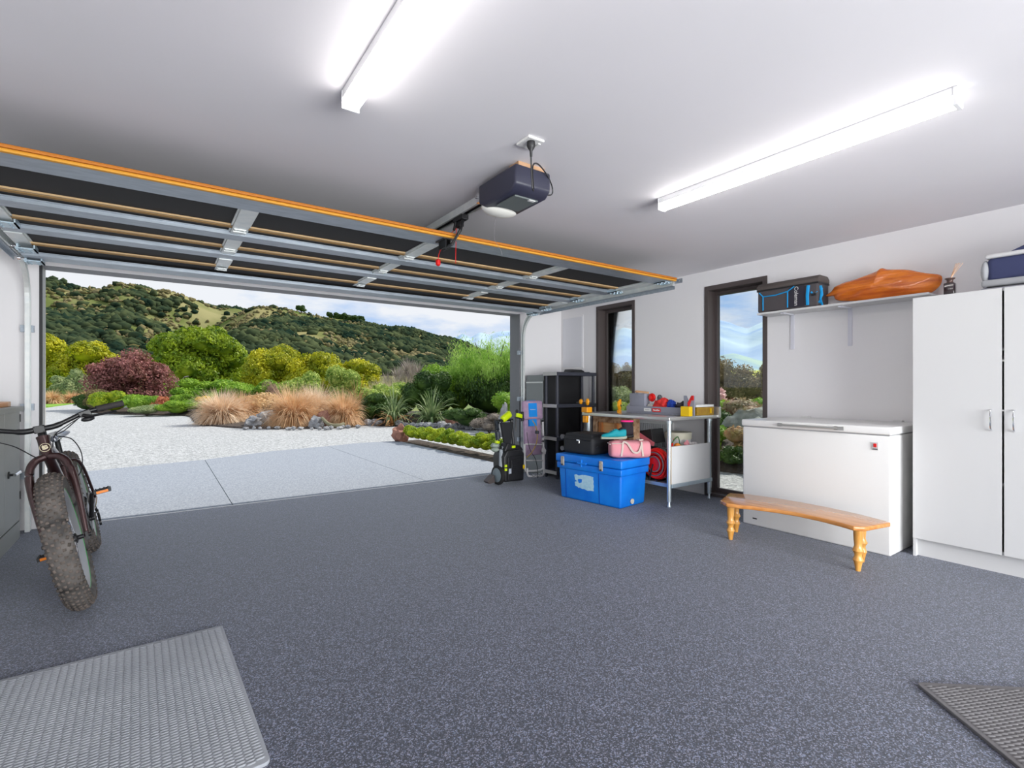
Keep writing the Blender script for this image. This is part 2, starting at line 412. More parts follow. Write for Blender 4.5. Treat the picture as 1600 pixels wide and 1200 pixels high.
# end brackets with rollers riding in the tracks
for side, xe in ((-1, DX0), (1, DX1)):
    for y in (3.14, 3.76, 4.36, 4.95, 5.22):
        z = door_z(y)-0.020
        br = G().box(xe-side*0.10, xe+side*0.005, y-0.06, y+0.07, z-0.022, z-0.014)
        br.box(xe-side*0.10, xe-side*0.092, y-0.06, y+0.07, z-0.022, z+0.03)
        br.box(xe-side*0.012, xe+side*0.0, y-0.045, y+0.055, z-0.030, z+0.03)
        for sy in (-0.045, 0.0, 0.05):
            for sx in (0.025, 0.07): br.cyl((xe-side*sx, y+sy, z-0.028), (xe-side*sx, y+sy, z-0.02), 0.007, n=6)
        b = br.out('end_bracket', mat('zinc_bracket', (0.50, 0.62, 0.70), 0.35, 0.5), door)
        rl = G().cyl((xe-side*0.02, y, z+0.004), (xe+side*0.035, y, z+0.004), 0.006, n=8)
        rl.cyl((xe+side*0.026, y, z+0.004), (xe+side*0.044, y, z+0.004), 0.020, n=14)
        rl.out('roller', M_CHROME, b)
# arm bracket hanging at the centre of the leading rail
g = G().box(1.585, 1.655, 3.065, 3.19, 2.184, 2.192); g.box(1.60, 1.606, 3.065, 3.17, 2.13, 2.19); g.box(1.634, 1.64, 3.065, 3.17, 2.13, 2.19)
g.out('arm_bracket', M_BLACKM, door)

def track(side, xc, ystart):
    """C channel: vertical, curve, horizontal"""
    name = 'right' if side > 0 else 'left'
    t = thing('door_track', f'curved galvanised door track on the {name} side of the garage opening', 'track', (xc, YF, 0))
    yv = YF-0.075; rad = 0.34; zt = 2.190
    path = [(xc, yv, 0.002), (xc, yv, 0.9), (xc, yv, zt-rad)] + [(xc, yv-rad+rad*cos(a), zt-rad+rad*sin(a)) for a in [pi/2*i/12 for i in range(1, 13)]] + [(xc, ystart, zt)]
    # channel cross-section swept in the YZ plane
    sec = [(-0.016*side, 0.026), (0.014*side, 0.026), (0.014*side, -0.026), (-0.016*side, -0.026), (-0.016*side, -0.020), (0.008*side, -0.020), (0.008*side, 0.020), (-0.016*side, 0.020)]
    bm = bmesh.new(); rings = []
    for i, p in enumerate(path):
        a = Vector(path[max(i-1, 0)]); b = Vector(path[min(i+1, len(path)-1)]); d = (b-a).normalized(); nrm = Vector((0, -d.z, d.y))
        rings.append([bm.verts.new(Vector(p) + Vector((sx, 0, 0)) + nrm*sn) for sx, sn in sec])
    for A, B in zip(rings, rings[1:]):
        for i in range(8): bm.faces.new((A[i], A[(i+1) % 8], B[(i+1) % 8], B[i]))
    bm.faces.new(rings[0][::-1]); bm.faces.new(rings[-1])
    gg = G(); gg.bm.free(); gg.bm = bm
    gg.out('channel', M_GALVL, t)
    for z in (0.42, 0.98, 1.62):   # brackets to the wall
        b = G().box(xc-0.05, xc+0.03, YF-0.04, YF-0.001, z, z+0.055); b.box(xc+0.0*side, xc+0.006, yv, YF-0.001, z, z+0.055)
        b.cyl((xc-0.035, YF-0.045, z+0.027), (xc-0.035, YF-0.038, z+0.027), 0.008, n=6)
        b.out('wall_bracket', M_GALV, t)
    # lower angle carrying the horizontal run, and the hanger to the ceiling at its end
    h = G().prism([(xc-0.004*side, zt-0.030), (xc+0.024*side, zt-0.030), (xc+0.024*side, zt-0.062), (xc+0.020*side, zt-0.062), (xc+0.020*side, zt-0.034), (xc-0.004*side, zt-0.034)], 'Y', ystart, yv-rad)
    h.out('support_angle', M_GALV, t)
    s = G().box(xc+0.022*side, xc+0.026*side, 4.45, 4.48, zt-0.06, ZC); s.box(xc+0.022*side, xc+0.06*side, 4.45, 4.48, ZC-0.004, ZC)
    s.out('hanger', M_GALV, t)
    s = G().box(xc+0.018*side, xc+0.022*side, ystart-0.09, ystart+0.10, zt-0.010, zt+0.032); s.cyl((xc+0.012*side, ystart-0.05, zt+0.012), (xc+0.02*side, ystart-0.05, zt+0.012), 0.008, n=8)
    s.out('end_plate', M_GALV, t)
    return t
track(1, 4.105, 3.10); track(-1, -0.875, 3.10)
# ================================================================ OPENER
op = thing('door_opener', 'dark grey garage door opener motor with white lamp cover hung near the ceiling', 'motor', (1.58, 2.2, 2.305))
op.location = (1.719, 2.394, 2.405); op.scale = (1.088, 1.088, 1.088)
g = G().prism([(2.06, 2.305), (2.06, 2.205), (2.10, 2.175), (2.36, 2.170), (2.42, 2.20), (2.42, 2.305)], 'X', 1.47, 1.70)
g.out('housing', mat('opener_housing', (0.030, 0.031, 0.055), 0.42), op, bevel=0.012, seg=3)
bx(1.51, 1.66, 2.12, 2.30, 2.163, 2.172).out('control_plate', mat('opener_plate', (0.13, 0.15, 0.15), 0.5), op, bevel=0.002)
bx(1.60, 1.64, 2.115, 2.135, 2.160, 2.163).out('sticker', M_WHITE2, op)
G().ell((1.59, 2.385, 2.185), (0.115, 0.075, 0.040), 3).out('lamp_cover', mat('frosted_lamp_cover', (0.78, 0.77, 0.72), 0.35), op, smooth=True)
g = G().box(1.50, 1.67, 2.075, 2.16, 2.305, 2.3275)
g.out('mounting_block', mat('raw_timber', (0.50, 0.30, 0.17), 0.7), op)
# trunk rail to the header
g = G().prism([(1.535, 2.300), (1.535, 2.255), (1.550, 2.255), (1.550, 2.260), (1.540, 2.260), (1.540, 2.295), (1.595, 2.295), (1.595, 2.260), (1.585, 2.260), (1.585, 2.255), (1.600, 2.255), (1.600, 2.300)], 'Y', 2.38, 5.17)
g.out('trunk_rail', M_GALVL, op)
bx(1.545, 1.59, 2.42, 5.12, 2.268, 2.290).out('drive_belt', M_BLACK, op)
g = G().box(1.52, 1.615, 2.50, 2.53, 2.25, 2.306); g.box(1.52, 1.615, 2.44, 2.46, 2.25, 2.306)
g.cyl((1.505, 2.515, 2.28), (1.63, 2.515, 2.28), 0.008, n=8); g.out('rail_clamp', M_CHROME, op)
bx(1.53, 1.605, 5.10, 5.185, 2.235, 2.31).out('header_bracket', M_GALV, op)
# trolley and bent arm
g = G().box(1.545, 1.592, 2.74, 2.86, 2.225, 2.262); g.box(1.555, 1.582, 2.78, 2.84, 2.19, 2.23)
g.out('trolley', M_BLACK, op, bevel=0.004)
g = G().tube([(1.568, 2.765, 2.232), (1.535, 2.745, 2.150), (1.489, 2.770, 2.060), (1.489, 2.862, 2.060)], 0.011, 8)
g.tube([(1.552, 2.83, 2.235), (1.552, 2.86, 2.18)], 0.009, 8)
g.out('arm', M_BLACKM, op)
g = G().tube(smoothpath([(1.560, 2.84, 2.19), (1.567, 2.86, 2.10), (1.560, 2.85, 2.02), (1.565, 2.86, 1.97)]), 0.0022, 5)
g.tube(smoothpath([(1.560, 2.84, 2.19), (1.54, 2.93, 2.15), (1.53, 3.02, 2.07), (1.53, 3.04, 2.02)]), 0.0022, 5)
g.out('release_cord', M_RED, op)
G().lathe([(0.006, 0.026), (0.016, 0.018), (0.017, -0.012), (0.009, -0.020)], (1.53, 3.04, 2.005), 'Z', 12).out('release_handle', M_RED, op)
g = G().tube(smoothpath([(1.60, 2.44, 2.17), (1.60, 2.455, 2.10), (1.60, 2.45, 2.03), (1.64, 2.45, 1.98), (1.65, 2.45, 1.95)]), 0.0011, 4)
g.out('aerial_wire', mat('grey_wire', (0.2, 0.18, 0.2), 0.6), op)
# ceiling socket with plug
so = thing('ceiling_socket', 'white power outlet on the ceiling above the opener', 'socket', (1.555, 2.055, 2.43))
bx(1.505, 1.605, 1.995, 2.105, 2.418, 2.43).out('faceplate', M_WHITE2, so, bevel=0.003)
bx(1.585, 1.60, 2.02, 2.04, 2.414, 2.419).out('rocker_switch', M_WHITE2, so)
pc = thing('power_cord', 'black plug and looped cord hanging from the ceiling outlet', 'cord', (1.545, 2.03, 2.418))
G().lathe([(0.021, 0.0), (0.022, -0.022), (0.016, -0.034), (0.008, -0.046), (0.006, -0.075)], (1.545, 2.03, 2.418), 'Z', 14).out('plug', M_BLACK, pc, smooth=True)
path = smoothpath([(1.545, 2.03, 2.345), (1.555, 2.04, 2.28), (1.568, 2.05, 2.205), (1.580, 2.058, 2.19), (1.592, 2.07, 2.205), (1.625, 2.12, 2.345), (1.70, 2.17, 2.395), (1.81, 2.23, 2.385), (1.875, 2.26, 2.34), (1.88, 2.27, 2.30), (1.84, 2.28, 2.29)])
G().tube(path, 0.0042, 6).out('cord', M_BLACK, pc, smooth=True)

# ================================================================ BATTEN LIGHTS
def batten(x, y0, y1, label):
    t = thing('batten_light', label, 'ceiling light', (x, (y0+y1)/2, 2.43), group='linear ceiling battens')
    bx(x-0.036, x+0.036, y0+0.018, y1-0.006, 2.394, 2.43).out('body', M_LAMPBODY, t, bevel=0.002)
    bx(x-0.038, x+0.038, y0, y0+0.018, 2.352, 2.43).out('end_cap', M_LAMPBODY, t, bevel=0.003); bx(x-0.038, x+0.038, y1-0.006, y1, 2.352, 2.43).out('end_cap', M_LAMPBODY, t, bevel=0.002)
    d = G().prism([(x-0.034, 2.394), (x-0.034, 2.366), (x-0.024, 2.356), (x+0.024, 2.356), (x+0.034, 2.366), (x+0.034, 2.394)], 'Y', y0+0.018, y1-0.006)
    d.out('diffuser', M_LAMP, t, label='glowing white diffuser')
    return t
batten(0.668, 0.62, 2.155, 'lit white batten light on the ceiling running out of the top of the frame')
batten(2.757, 0.64, 2.178, 'lit white batten light on the ceiling nearest the right wall')

# ================================================================ WALL PANEL, SHELF, BRACKETS
mb = thing('meter_board_cover', 'white rectangular cover panel on the right wall beside the door track', 'panel', (4.85, 5.39, 1.43))
bx(4.853, 4.86, 5.168, 5.62, 1.435, 2.187).out('frame', M_WALL, mb, bevel=0.002)
bx(4.849, 4.854, 5.19, 5.60, 1.457, 2.165).out('cover', mat('cover_white', (0.76, 0.76, 0.80), 0.5), mb, bevel=0.002)

sh = thing('wall_shelf', 'white wall shelf on two steel brackets above the chest freezer', 'shelf', (4.75, 1.9, 1.85))
bx(4.63, 4.858, 1.254, 2.55, 1.853, 1.871).out('board', M_WHITE, sh, bevel=0.0015)
for y in (1.853, 2.332):
    g = G().box(4.848, 4.858, y-0.016, y+0.016, 1.525, 1.85); g.box(4.66, 4.858, y-0.016, y+0.016, 1.843, 1.852)
    for z in (1.545, 1.69, 1.80): g.cyl((4.846, y, z), (4.849, y, z), 0.005, n=8)
    g.out('bracket', mat('bracket_white', (0.75, 0.75, 0.82), 0.4), sh)

# ================================================================ CABINETS ON THE RIGHT
cb = thing('tall_cabinet', 'tall white melamine cabinet with two doors against the right wall', 'cabinet', (4.57, 0.8, 0))
CY1, CY0 = 1.249, 0.337
g = G().box(4.30, 4.858, CY1-0.018, CY1, 0.125, 1.788); g.box(4.30, 4.858, CY0, CY0+0.018, 0.125, 1.788)
g.box(4.30, 4.858, CY0+0.018, CY1-0.018, 1.770, 1.788); g.box(4.30, 4.858, CY0+0.018, CY1-0.018, 0.125, 0.143); g.box(4.84, 4.858, CY0+0.018, CY1-0.018, 0.143, 1.77)
for z in (0.55, 1.0, 1.4): g.box(4.32, 4.84, CY0+0.018, CY1-0.018, z, z+0.016)
g.out('carcass', M_WHITE, cb)
g = G().box(4.33, 4.858, CY0, CY1, 0.0, 0.125); g.out('plinth', M_WHITE, cb)
bx(4.29, 4.33, CY1-0.016, CY1, 0.0, 0.125).out('end_panel', M_WHITE, cb)
for y0, y1, hy in ((0.7985, CY1-0.001, 0.845), (CY0+0.001, 0.7875, 0.741)):
    d = bx(4.28, 4.299, y0, y1, 0.125, 1.788).out('door', M_WHITE, cb, bevel=0.0012)
    pts = smoothpath([(4.28, hy, 0.898), (4.262, hy, 0.905), (4.252, hy, 0.935), (4.250, hy, 0.963), (4.252, hy, 0.991), (4.262, hy, 1.021), (4.28, hy, 1.028)], 5)
    G().tube(pts, 0.0048, 8).out('handle', M_CHROME, d, smooth=True)
# door bumpers seen in the gap
bx(4.285, 4.298, 0.789, 0.797, 1.33, 1.342).out('bumper', M_WHITE2, cb); bx(4.285, 4.298, 0.789, 0.797, 1.02, 1.03).out('bumper', M_WHITE2, cb)
cb2 = thing('tall_cabinet', 'second tall white cabinet continuing past the right edge of the frame', 'cabinet', (4.57, -0.1, 0))
g = G().box(4.30, 4.858, -0.575, 0.335, 0.125, 1.788); g.out('carcass', M_WHITE, cb2); bx(4.33, 4.858, -0.575, 0.335, 0, 0.125).out('plinth', M_WHITE, cb2)
bx(4.28, 4.299, -0.118, 0.334, 0.125, 1.788).out('door', M_WHITE, cb2); bx(4.28, 4.299, -0.574, -0.122, 0.125, 1.788).out('door', M_WHITE, cb2)

# ================================================================ CHEST FREEZER
fz = thing('chest_freezer', 'white chest freezer with chrome lid handle beside the tall cabinets', 'freezer', (4.48, 1.86, 0))
g = G().box(4.118, 4.84, 1.325, 2.395, 0.0, 0.833); g.out('body', M_WHITE2, fz, bevel=0.012, seg=3)
bx(4.122, 4.83, 1.332, 2.388, 0.830, 0.840).out('gasket', mat('grey_gasket', (0.35, 0.35, 0.36), 0.6), fz)
bx(4.108, 4.84, 1.318, 2.402, 0.839, 0.893).out('lid', M_WHITE2, fz, bevel=0.010, seg=3)
for y in (2.055, 1.640): bx(4.088, 4.112, y, y+0.03, 0.855, 0.878).out('handle_mount', M_BLACK, fz, bevel=0.002)
bx(4.078, 4.094, 1.64, 2.085, 0.858, 0.876).out('handle_bar', M_STEEL, fz, bevel=0.004, label='brushed steel lid handle')
g = G().box(4.078, 4.086, 1.60, 1.64, 0.855, 0.880); g.out('lock_plate', M_STEEL, fz)
sp = bx(4.112, 4.119, 1.395, 1.436, 0.728, 0.782).out('switch_plate', mat('plate_grey', (0.60, 0.60, 0.60), 0.5), fz, bevel=0.001)
bx(4.107, 4.113, 1.405, 1.424, 0.748, 0.774).out('red_button', M_RED, sp, bevel=0.002, label='small red switch'); bx(4.110, 4.113, 1.400, 1.430, 0.732, 0.738).out('indicator', M_BLACK, sp)
bx(4.114, 4.119, 2.27, 2.305, 0.055, 0.065).out('drain_slot', M_BLACK, fz)
# hinges at the back of the lid
for y in (1.5, 2.2): bx(4.80, 4.85, y-0.03, y+0.03, 0.80, 0.905).out('hinge', M_WHITE2, fz)

# ================================================================ LOW TURNED-LEG BENCH
M_WOODO = mat('varnished_orange_wood', (0.52, 0.20, 0.045), 0.22, col2=(0.68, 0.30, 0.085), scale=3.0, detail=6, stretch=(12, 1, 12), coat=0.5)
M_WOODL = mat('varnished_pine_leg', (0.62, 0.27, 0.05), 0.28, col2=(0.74, 0.38, 0.09), scale=8, stretch=(6, 6, 1), coat=0.4)
bn = thing('low_bench', 'low curved varnished wooden bench with turned legs in front of the freezer', 'bench', (3.75, 1.8, 0))
front = [(3.53, 2.235), (3.475, 2.150), (3.50, 2.06), (3.545, 1.98), (3.595, 1.83), (3.615, 1.70), (3.605, 1.55), (3.575, 1.42), (3.545, 1.335), (3.59, 1.285)]
back = [(3.845, 1.235), (3.868, 1.27), (3.93, 1.45), (3.965, 1.65), (3.975, 1.85), (3.96, 2.05), (3.915, 2.23), (3.84, 2.35)]
G().prism(front + back, 'Z', 0.272, 0.300).out('seat', M_WOODO, bn, bevel=0.007, seg=3)
prof = [(0.014, 0.0), (0.019, 0.03), (0.024, 0.055), (0.030, 0.070), (0.024, 0.085), (0.020, 0.10), (0.024, 0.115), (0.033, 0.130), (0.026, 0.146), (0.021, 0.16), (0.025, 0.20), (0.028, 0.272)]
for x, y in ((3.589, 2.185), (3.815, 2.275), (3.641, 1.345), (3.850, 1.40)):
    G().lathe(prof, (x, y, 0), 'Z', 18).out('leg', M_WOODL, bn, smooth=True)

# ================================================================ THINGS ON THE SHELF AND CABINETS
cg = thing('cooler_bag', 'charcoal soft cooler bag with blue piping on the left end of the shelf', 'cooler bag', (4.74, 2.3, 1.871))
M_CBAG = mat('charcoal_nylon', (0.080, 0.070, 0.075), 0.75, bump=0.15, bscale=500, bdist=0.0006)
M_CYAN = mat('bright_blue_trim', (0.0, 0.32, 0.72), 0.5)
g = G().box(4.645, 4.85, 2.02, 2.555, 1.872, 2.085); g.out('body', M_CBAG, cg, bevel=0.018, seg=4)
g = G().prism([(4.636, 2.082), (4.64, 2.115), (4.68, 2.145), (4.82, 2.145), (4.852, 2.115), (4.852, 2.082)], 'Y', 2.012, 2.563); g.out('lid', mat('brown_grey_nylon', (0.095, 0.078, 0.072), 0.75), cg, bevel=0.01, seg=3)
bx(4.641, 4.854, 2.016, 2.559, 2.070, 2.083).out('zip_band', M_BLACK, cg)
g = G()
for a, b in (((2.500, 1.89), (2.500, 2.02)), ((2.500, 2.02), (2.535, 2.06)), ((2.500, 2.02), (2.385, 2.018)), ((2.385, 2.018), (2.275, 2.035)), ((2.275, 2.035), (2.275, 1.89)), ((2.275, 2.035), (2.215, 2.072))):
    g.tube([(4.643, a[0], a[1]), (4.643, b[0], b[1])], 0.0055, 6)
g.out('piping', M_CYAN, cg, label='bright blue piping')
bx(4.641, 4.647, 2.128, 2.262, 1.885, 2.066).out('side_patch', mat('navy_patch', (0.022, 0.020, 0.035), 0.6), cg, bevel=0.002)
# lettering reads downwards on the face that looks at the room (-X): letters' right is down, their up is towards -Y
mt = Matrix(((0, 0, -1, 4.6395), (0, -1, 0, 2.198), (-1, 0, 0, 1.982), (0, 0, 0, 1)))
text_part('lettering', 'Coleman', 0.047, M_WHITE2, cg, mt, label='white lettering')
g = G().tube([(4.646, 2.105, 1.89), (4.640, 2.105, 1.97), (4.644, 2.098, 2.06)], 0.014, 6); g.tube([(4.66, 2.016, 1.90), (4.70, 2.012, 1.97), (4.68, 2.014, 2.05)], 0.012, 6); g.tube([(4.71, 2.012, 1.88), (4.67, 2.010, 1.93), (4.70, 2.012, 2.03)], 0.009, 6)
g.tube([(4.646, 2.075, 2.00), (4.65, 2.05, 1.97), (4.655, 2.03, 2.0)], 0.009, 6)
g.out('strap', M_CYAN, cg, label='bright blue webbing straps')
bx(4.635, 4.648, 2.035, 2.07, 1.965, 1.985).out('buckle', M_BLACK, cg)

cv = thing('wood_carving', 'long orange polished driftwood slab leaning on the shelf by the cabinet', 'carving', (4.72, 1.6, 1.871))
outl_top = [(2.02, 1.955), (1.985, 1.985), (1.955, 1.992), (1.94, 2.035), (1.90, 2.045), (1.86, 2.060), (1.80, 2.062), (1.72, 2.083), (1.66, 2.10), (1.615, 2.108), (1.595, 2.125), (1.575, 2.128), (1.56, 2.112), (1.50, 2.10), (1.43, 2.088), (1.38, 2.07), (1.33, 2.045), (1.27, 2.025), (1.225, 2.012), (1.20, 1.998)]
outl_bot = [(1.205, 1.945), (1.222, 1.915), (1.262, 1.876), (1.32, 1.874), (1.42, 1.872), (1.55, 1.873), (1.68, 1.872), (1.75, 1.885), (1.83, 1.895), (1.90, 1.903), (1.935, 1.925), (1.93, 1.955), (1.96, 1.955)]
def slab(oy):
    poly = outl_top + outl_bot; bm = bmesh.new(); n = len(poly)
    cy = sum(p[0] for p in poly)/n; cz = sum(p[1] for p in poly)/n
    rings = []
    for k, (sc, xo) in enumerate(((0.97, 4.775), (1.0, 4.750), (0.985, 4.728), (0.80, 4.702), (0.45, 4.690), (0.12, 4.686))):
        rg = []
        for (y, z) in poly:
            yy = cy+(y-cy)*sc; zz = cz+(z-cz)*sc
            rg.append(bm.verts.new((xo + 0.010*sin(yy*31+zz*24)*(k > 1) + 0.006*sin(zz*95+yy*14)*(k > 1), yy, zz)))
        rings.append(rg)
    for A, B in zip(rings, rings[1:]):
        for i in range(n): bm.faces.new((A[i], A[(i+1) % n], B[(i+1) % n], B[i]))
    bm.faces.new(rings[0][::-1]); bm.faces.new(rings[-1])
    gg = G(); gg.bm.free(); gg.bm = bm; return gg
slab(0).out('slab', mat('polished_orange_driftwood', (0.55, 0.10, 0.008), 0.25, col2=(0.88, 0.24, 0.015), scale=3.5, detail=8, stretch=(1, 1.2, 8), coat=0.5, bump=0.6, bscale=7, bdist=0.012), cv, smooth=True, sub=1)
G().obox((4.80, 1.55, 1.905), (0.02, 0.30, 0.066)).out('foot', mat('dark_stand', (0.12, 0.04, 0.01), 0.5), cv)

rd = thing('reed_diffuser', 'dark square reed diffuser bottle with pale sticks on top of the tall cabinet', 'diffuser', (4.36, 1.066, 1.788))
bx(4.335, 4.390, 1.040, 1.096, 1.788, 1.872).out('bottle', mat('dark_amber_glass', (0.020, 0.008, 0.010), 0.12, coat=0.6), rd, bevel=0.006, seg=3)
G().lathe([(0.022, 0), (0.016, 0.010), (0.018, 0.022), (0.028, 0.030), (0.028, 0.034), (0.008, 0.034)], (4.363, 1.068, 1.871), 'Z', 16).out('stopper', mat('bronze_stopper', (0.12, 0.075, 0.065), 0.4, 0.4), rd, smooth=True)
for dx, dy in ((0.004, -0.050), (-0.004, -0.036), (0.012, -0.062), (-0.008, -0.045), (0.0, -0.028)):
    G().cyl((4.363, 1.066, 1.90), (4.363+dx, 1.066+dy, 1.998), 0.0016, n=6).out('reed', mat('pale_reed', (0.72, 0.45, 0.28), 0.7), rd)

nb = thing('navy_tent_bag', 'navy and grey folded awning bag on top of the tall cabinet at the right edge', 'bag', (4.5, 0.6, 1.788))
M_NAVY = mat('navy_fabric', (0.045, 0.055, 0.14), 0.8, bump=0.1, bscale=300, bdist=0.0006)
M_GREYF = mat('light_grey_fabric', (0.44, 0.45, 0.47), 0.85)
bx(4.46, 4.74, 0.22, 0.905, 1.862, 2.020).out('body', M_NAVY, nb, bevel=0.03, seg=4)
bx(4.45, 4.74, 0.20, 0.912, 2.014, 2.042).out('top_trim', mat('white_piping_fabric', (0.72, 0.72, 0.72), 0.8), nb, bevel=0.012, seg=3)
G().prism([(0.82, 2.042), (0.70, 2.095), (0.55, 2.13), (0.22, 2.13), (0.20, 2.042)], 'X', 4.50, 4.72).out('upper_fold', M_NAVY, nb, bevel=0.01, seg=3)
G().ell((4.50, 0.915, 1.935), (0.05, 0.025, 0.075), 3).out('end_pocket', M_GREYF, nb, smooth=True)
G().obox((4.49, 0.58, 1.845), (0.10, 0.70, 0.045), (0.015, 0.05, 0)).out('lower_flap', M_GREYF, nb, bevel=0.015, seg=3)
G().obox((4.50, 0.60, 1.806), (0.12, 0.66, 0.030), (0.0, -0.03, 0)).out('strap', mat('grey_strap', (0.33, 0.33, 0.37), 0.8), nb, bevel=0.008)
G().tube([(4.46, 0.90, 1.84), (4.44, 0.93, 1.80), (4.44, 0.90, 1.795)], 0.010, 6).out('strap_end', mat('grey_strap', (0.33, 0.33, 0.37), 0.8), nb)
bx(4.432, 4.442, 0.700, 0.722, 1.80, 1.826).out('buckle', M_BLACK, nb)
# ================================================================ WORKBENCH (stainless table) AND WHAT IS ON AND UNDER IT
wb = thing('workbench', 'stainless steel workbench with tubular legs between the two windows', 'workbench', (4.42, 3.66, 0))
BX0, BX1, BY0, BY1, BZ = 4.005, 4.80, 3.07, 4.29, 0.880
g = G().box(BX0, BX1, BY0, BY1, BZ-0.036, BZ); g.out('top', M_STEEL, wb, bevel=0.006, seg=3)
bx(BX1-0.02, BX1+0.02, BY0-0.03, BY1, BZ-0.03, BZ+0.085).out('backsplash', M_STEEL, wb, bevel=0.004)
M_LEG = mat('tubular_zinc', (0.62, 0.70, 0.74), 0.28, 0.7)
for x, y in ((4.06, 3.115), (4.72, 3.115), (4.06, 4.235), (4.72, 4.235)):
    l_ = G().cyl((x, y, 0.055), (x, y, BZ-0.036), 0.0205, n=18).cyl((x, y, 0.845), (x, y, 0.815), 0.027, n=18).out('leg', M_LEG, wb, smooth=True)
    G().lathe([(0.018, 0), (0.020, 0.012), (0.013, 0.03), (0.013, 0.06)], (x, y, 0.0), 'Z', 14).out('foot', M_LEG, l_, smooth=True)
g = G().box(4.078, 4.74, 3.09, 4.255, 0.185, 0.2215); g.out('undershelf', mat('galv_shelf', (0.42, 0.50, 0.56), 0.4, 0.5), wb, bevel=0.004)

# --- on top
tr = thing('mitre_station', 'grey plastic mitre saw tray with a red V notch on the workbench', 'tool tray', (4.42, 3.4, BZ))
M_TRAY = mat('lilac_grey_plastic', (0.26, 0.27, 0.33), 0.5)
g = G().box(4.33, 4.445, 3.10, 3.905, BZ+0.001, BZ+0.020); g.box(4.33, 4.342, 3.10, 3.905, BZ+0.02, BZ+0.082); g.box(4.433, 4.445, 3.10, 3.905, BZ+0.02, BZ+0.082); g.box(4.342, 4.433, 3.893, 3.905, BZ+0.02, BZ+0.082); g.box(4.342, 4.433, 3.10, 3.112, BZ+0.02, BZ+0.082)
g.out('tray', M_TRAY, tr, bevel=0.003)
bx(4.345, 4.430, 3.655, 3.875, BZ+0.022, BZ+0.222).out('end_block', M_TRAY, tr, bevel=0.008, seg=3)
G().prism([(3.025, BZ+0.004), (3.145, BZ+0.004), (3.145, BZ+0.205), (3.118, BZ+0.205), (3.085, BZ+0.120), (3.052, BZ+0.205), (3.025, BZ+0.205)], 'X', 4.33, 4.345).out('notched_post', M_TRAY, tr)
g = G(); g.prism([(3.095, BZ+0.130), (3.083, BZ+0.088), (3.047, BZ+0.176), (3.053, BZ+0.206), (3.026, BZ+0.206), (3.030, BZ+0.206)][:3] + [(3.050, BZ+0.207)], 'X', 4.321, 4.3295)
g.box(4.321, 4.3295, 3.026, 3.052, BZ+0.160, BZ+0.207); g.out('notch_guard', M_RED, tr, label='red guard in the V notch')
lb = bx(4.3265, 4.3300, 3.560, 3.650, BZ+0.030, BZ+0.062).out('label_plate', M_WHITE2, tr)
bx(4.3258, 4.3266, 3.575, 3.635, BZ+0.043, BZ+0.050).out('print', mat('print_grey', (0.35, 0.35, 0.37), 0.6), lb)
lb = bx(4.3265, 4.3300, 3.430, 3.538, BZ+0.026, BZ+0.064).out('label_plate', M_RED, tr, label='red name plate')
g = G()
for k in range(7): g.box(4.3255, 4.3266, 3.522-k*0.012-0.009, 3.522-k*0.012, BZ+0.038, BZ+(0.056 if k in (0, 4) else 0.050))
g.out('print', M_WHITE2, lb)
def top_thing(name, label, cat, fn, m, group=None, **kw):
    o = fn.out(name, m, None, **kw); props(o, label, cat, group); return o
top_thing('putty_knife', 'small tan tool lying on the grey end block of the mitre tray', 'tool', G().obox((4.39, 3.72, BZ+0.236), (0.03, 0.14, 0.022), (0.1, 0, 0.2)).ell((4.39, 3.80, BZ+0.240), (0.022, 0.03, 0.016), 2), mat('tan_handle', (0.62, 0.36, 0.20), 0.5), smooth=False)
top_thing('tape_roll', 'red tape roll standing in the mitre tray', 'tape', G().torus((4.40, 3.60, BZ+0.178), 0.030, 0.017, 'X', 20, 8).cyl((4.37, 3.60, BZ+0.178), (4.43, 3.60, BZ+0.178), 0.020, n=12), M_RED, smooth=True)
top_thing('spool', 'pale spool lying under the red tape roll', 'spool', G().lathe([(0.045, 0), (0.045, 0.012), (0.025, 0.014), (0.025, 0.056), (0.045, 0.058), (0.045, 0.07)], (4.37, 3.60, BZ+0.067), 'X', 18), mat('pale_spool', (0.60, 0.56, 0.50), 0.5), smooth=True)
top_thing('wire_coil', 'dark wire coil over a pale reel beside the red tape', 'coil', G().torus((4.41, 3.505, BZ+0.175), 0.028, 0.007, 'X', 18, 6).ell((4.405, 3.50, BZ+0.150), (0.022, 0.032, 0.045), 2), mat('dull_wire', (0.13, 0.14, 0.15), 0.5), smooth=True)
top_thing('work_rag', 'crumpled red rag in the middle of the mitre tray', 'rag', G().ell((4.387, 3.45, BZ+0.105), (0.042, 0.09, 0.068), 3, 0.7, 3), mat('red_cloth', (0.72, 0.035, 0.03), 0.9), smooth=True)
top_thing('work_gloves', 'blue and dark pair of work gloves bunched in the tray', 'gloves', G().ell((4.387, 3.335, BZ+0.105), (0.040, 0.052, 0.052), 3, 0.6, 5), mat('royal_blue_cloth', (0.01, 0.05, 0.35), 0.8), smooth=True)
top_thing('dark_glove', 'charcoal glove lying at the notch end of the tray', 'glove', G().ell((4.387, 3.205, BZ+0.095), (0.040, 0.075, 0.045), 3, 0.6, 8), mat('charcoal_cloth', (0.035, 0.03, 0.04), 0.9), smooth=True)
top_thing('work_lamp', 'yellow battery work lamp standing on the right end of the workbench', 'lamp', G().box(4.262, 4.316, 3.030, 3.135, BZ+0.001, BZ+0.098), M_YEL, bevel=0.006)
bxo = thing('drill_bit_box', 'long amber box of drill bits beside the backsplash on the workbench', 'box', (4.55, 3.11, BZ))
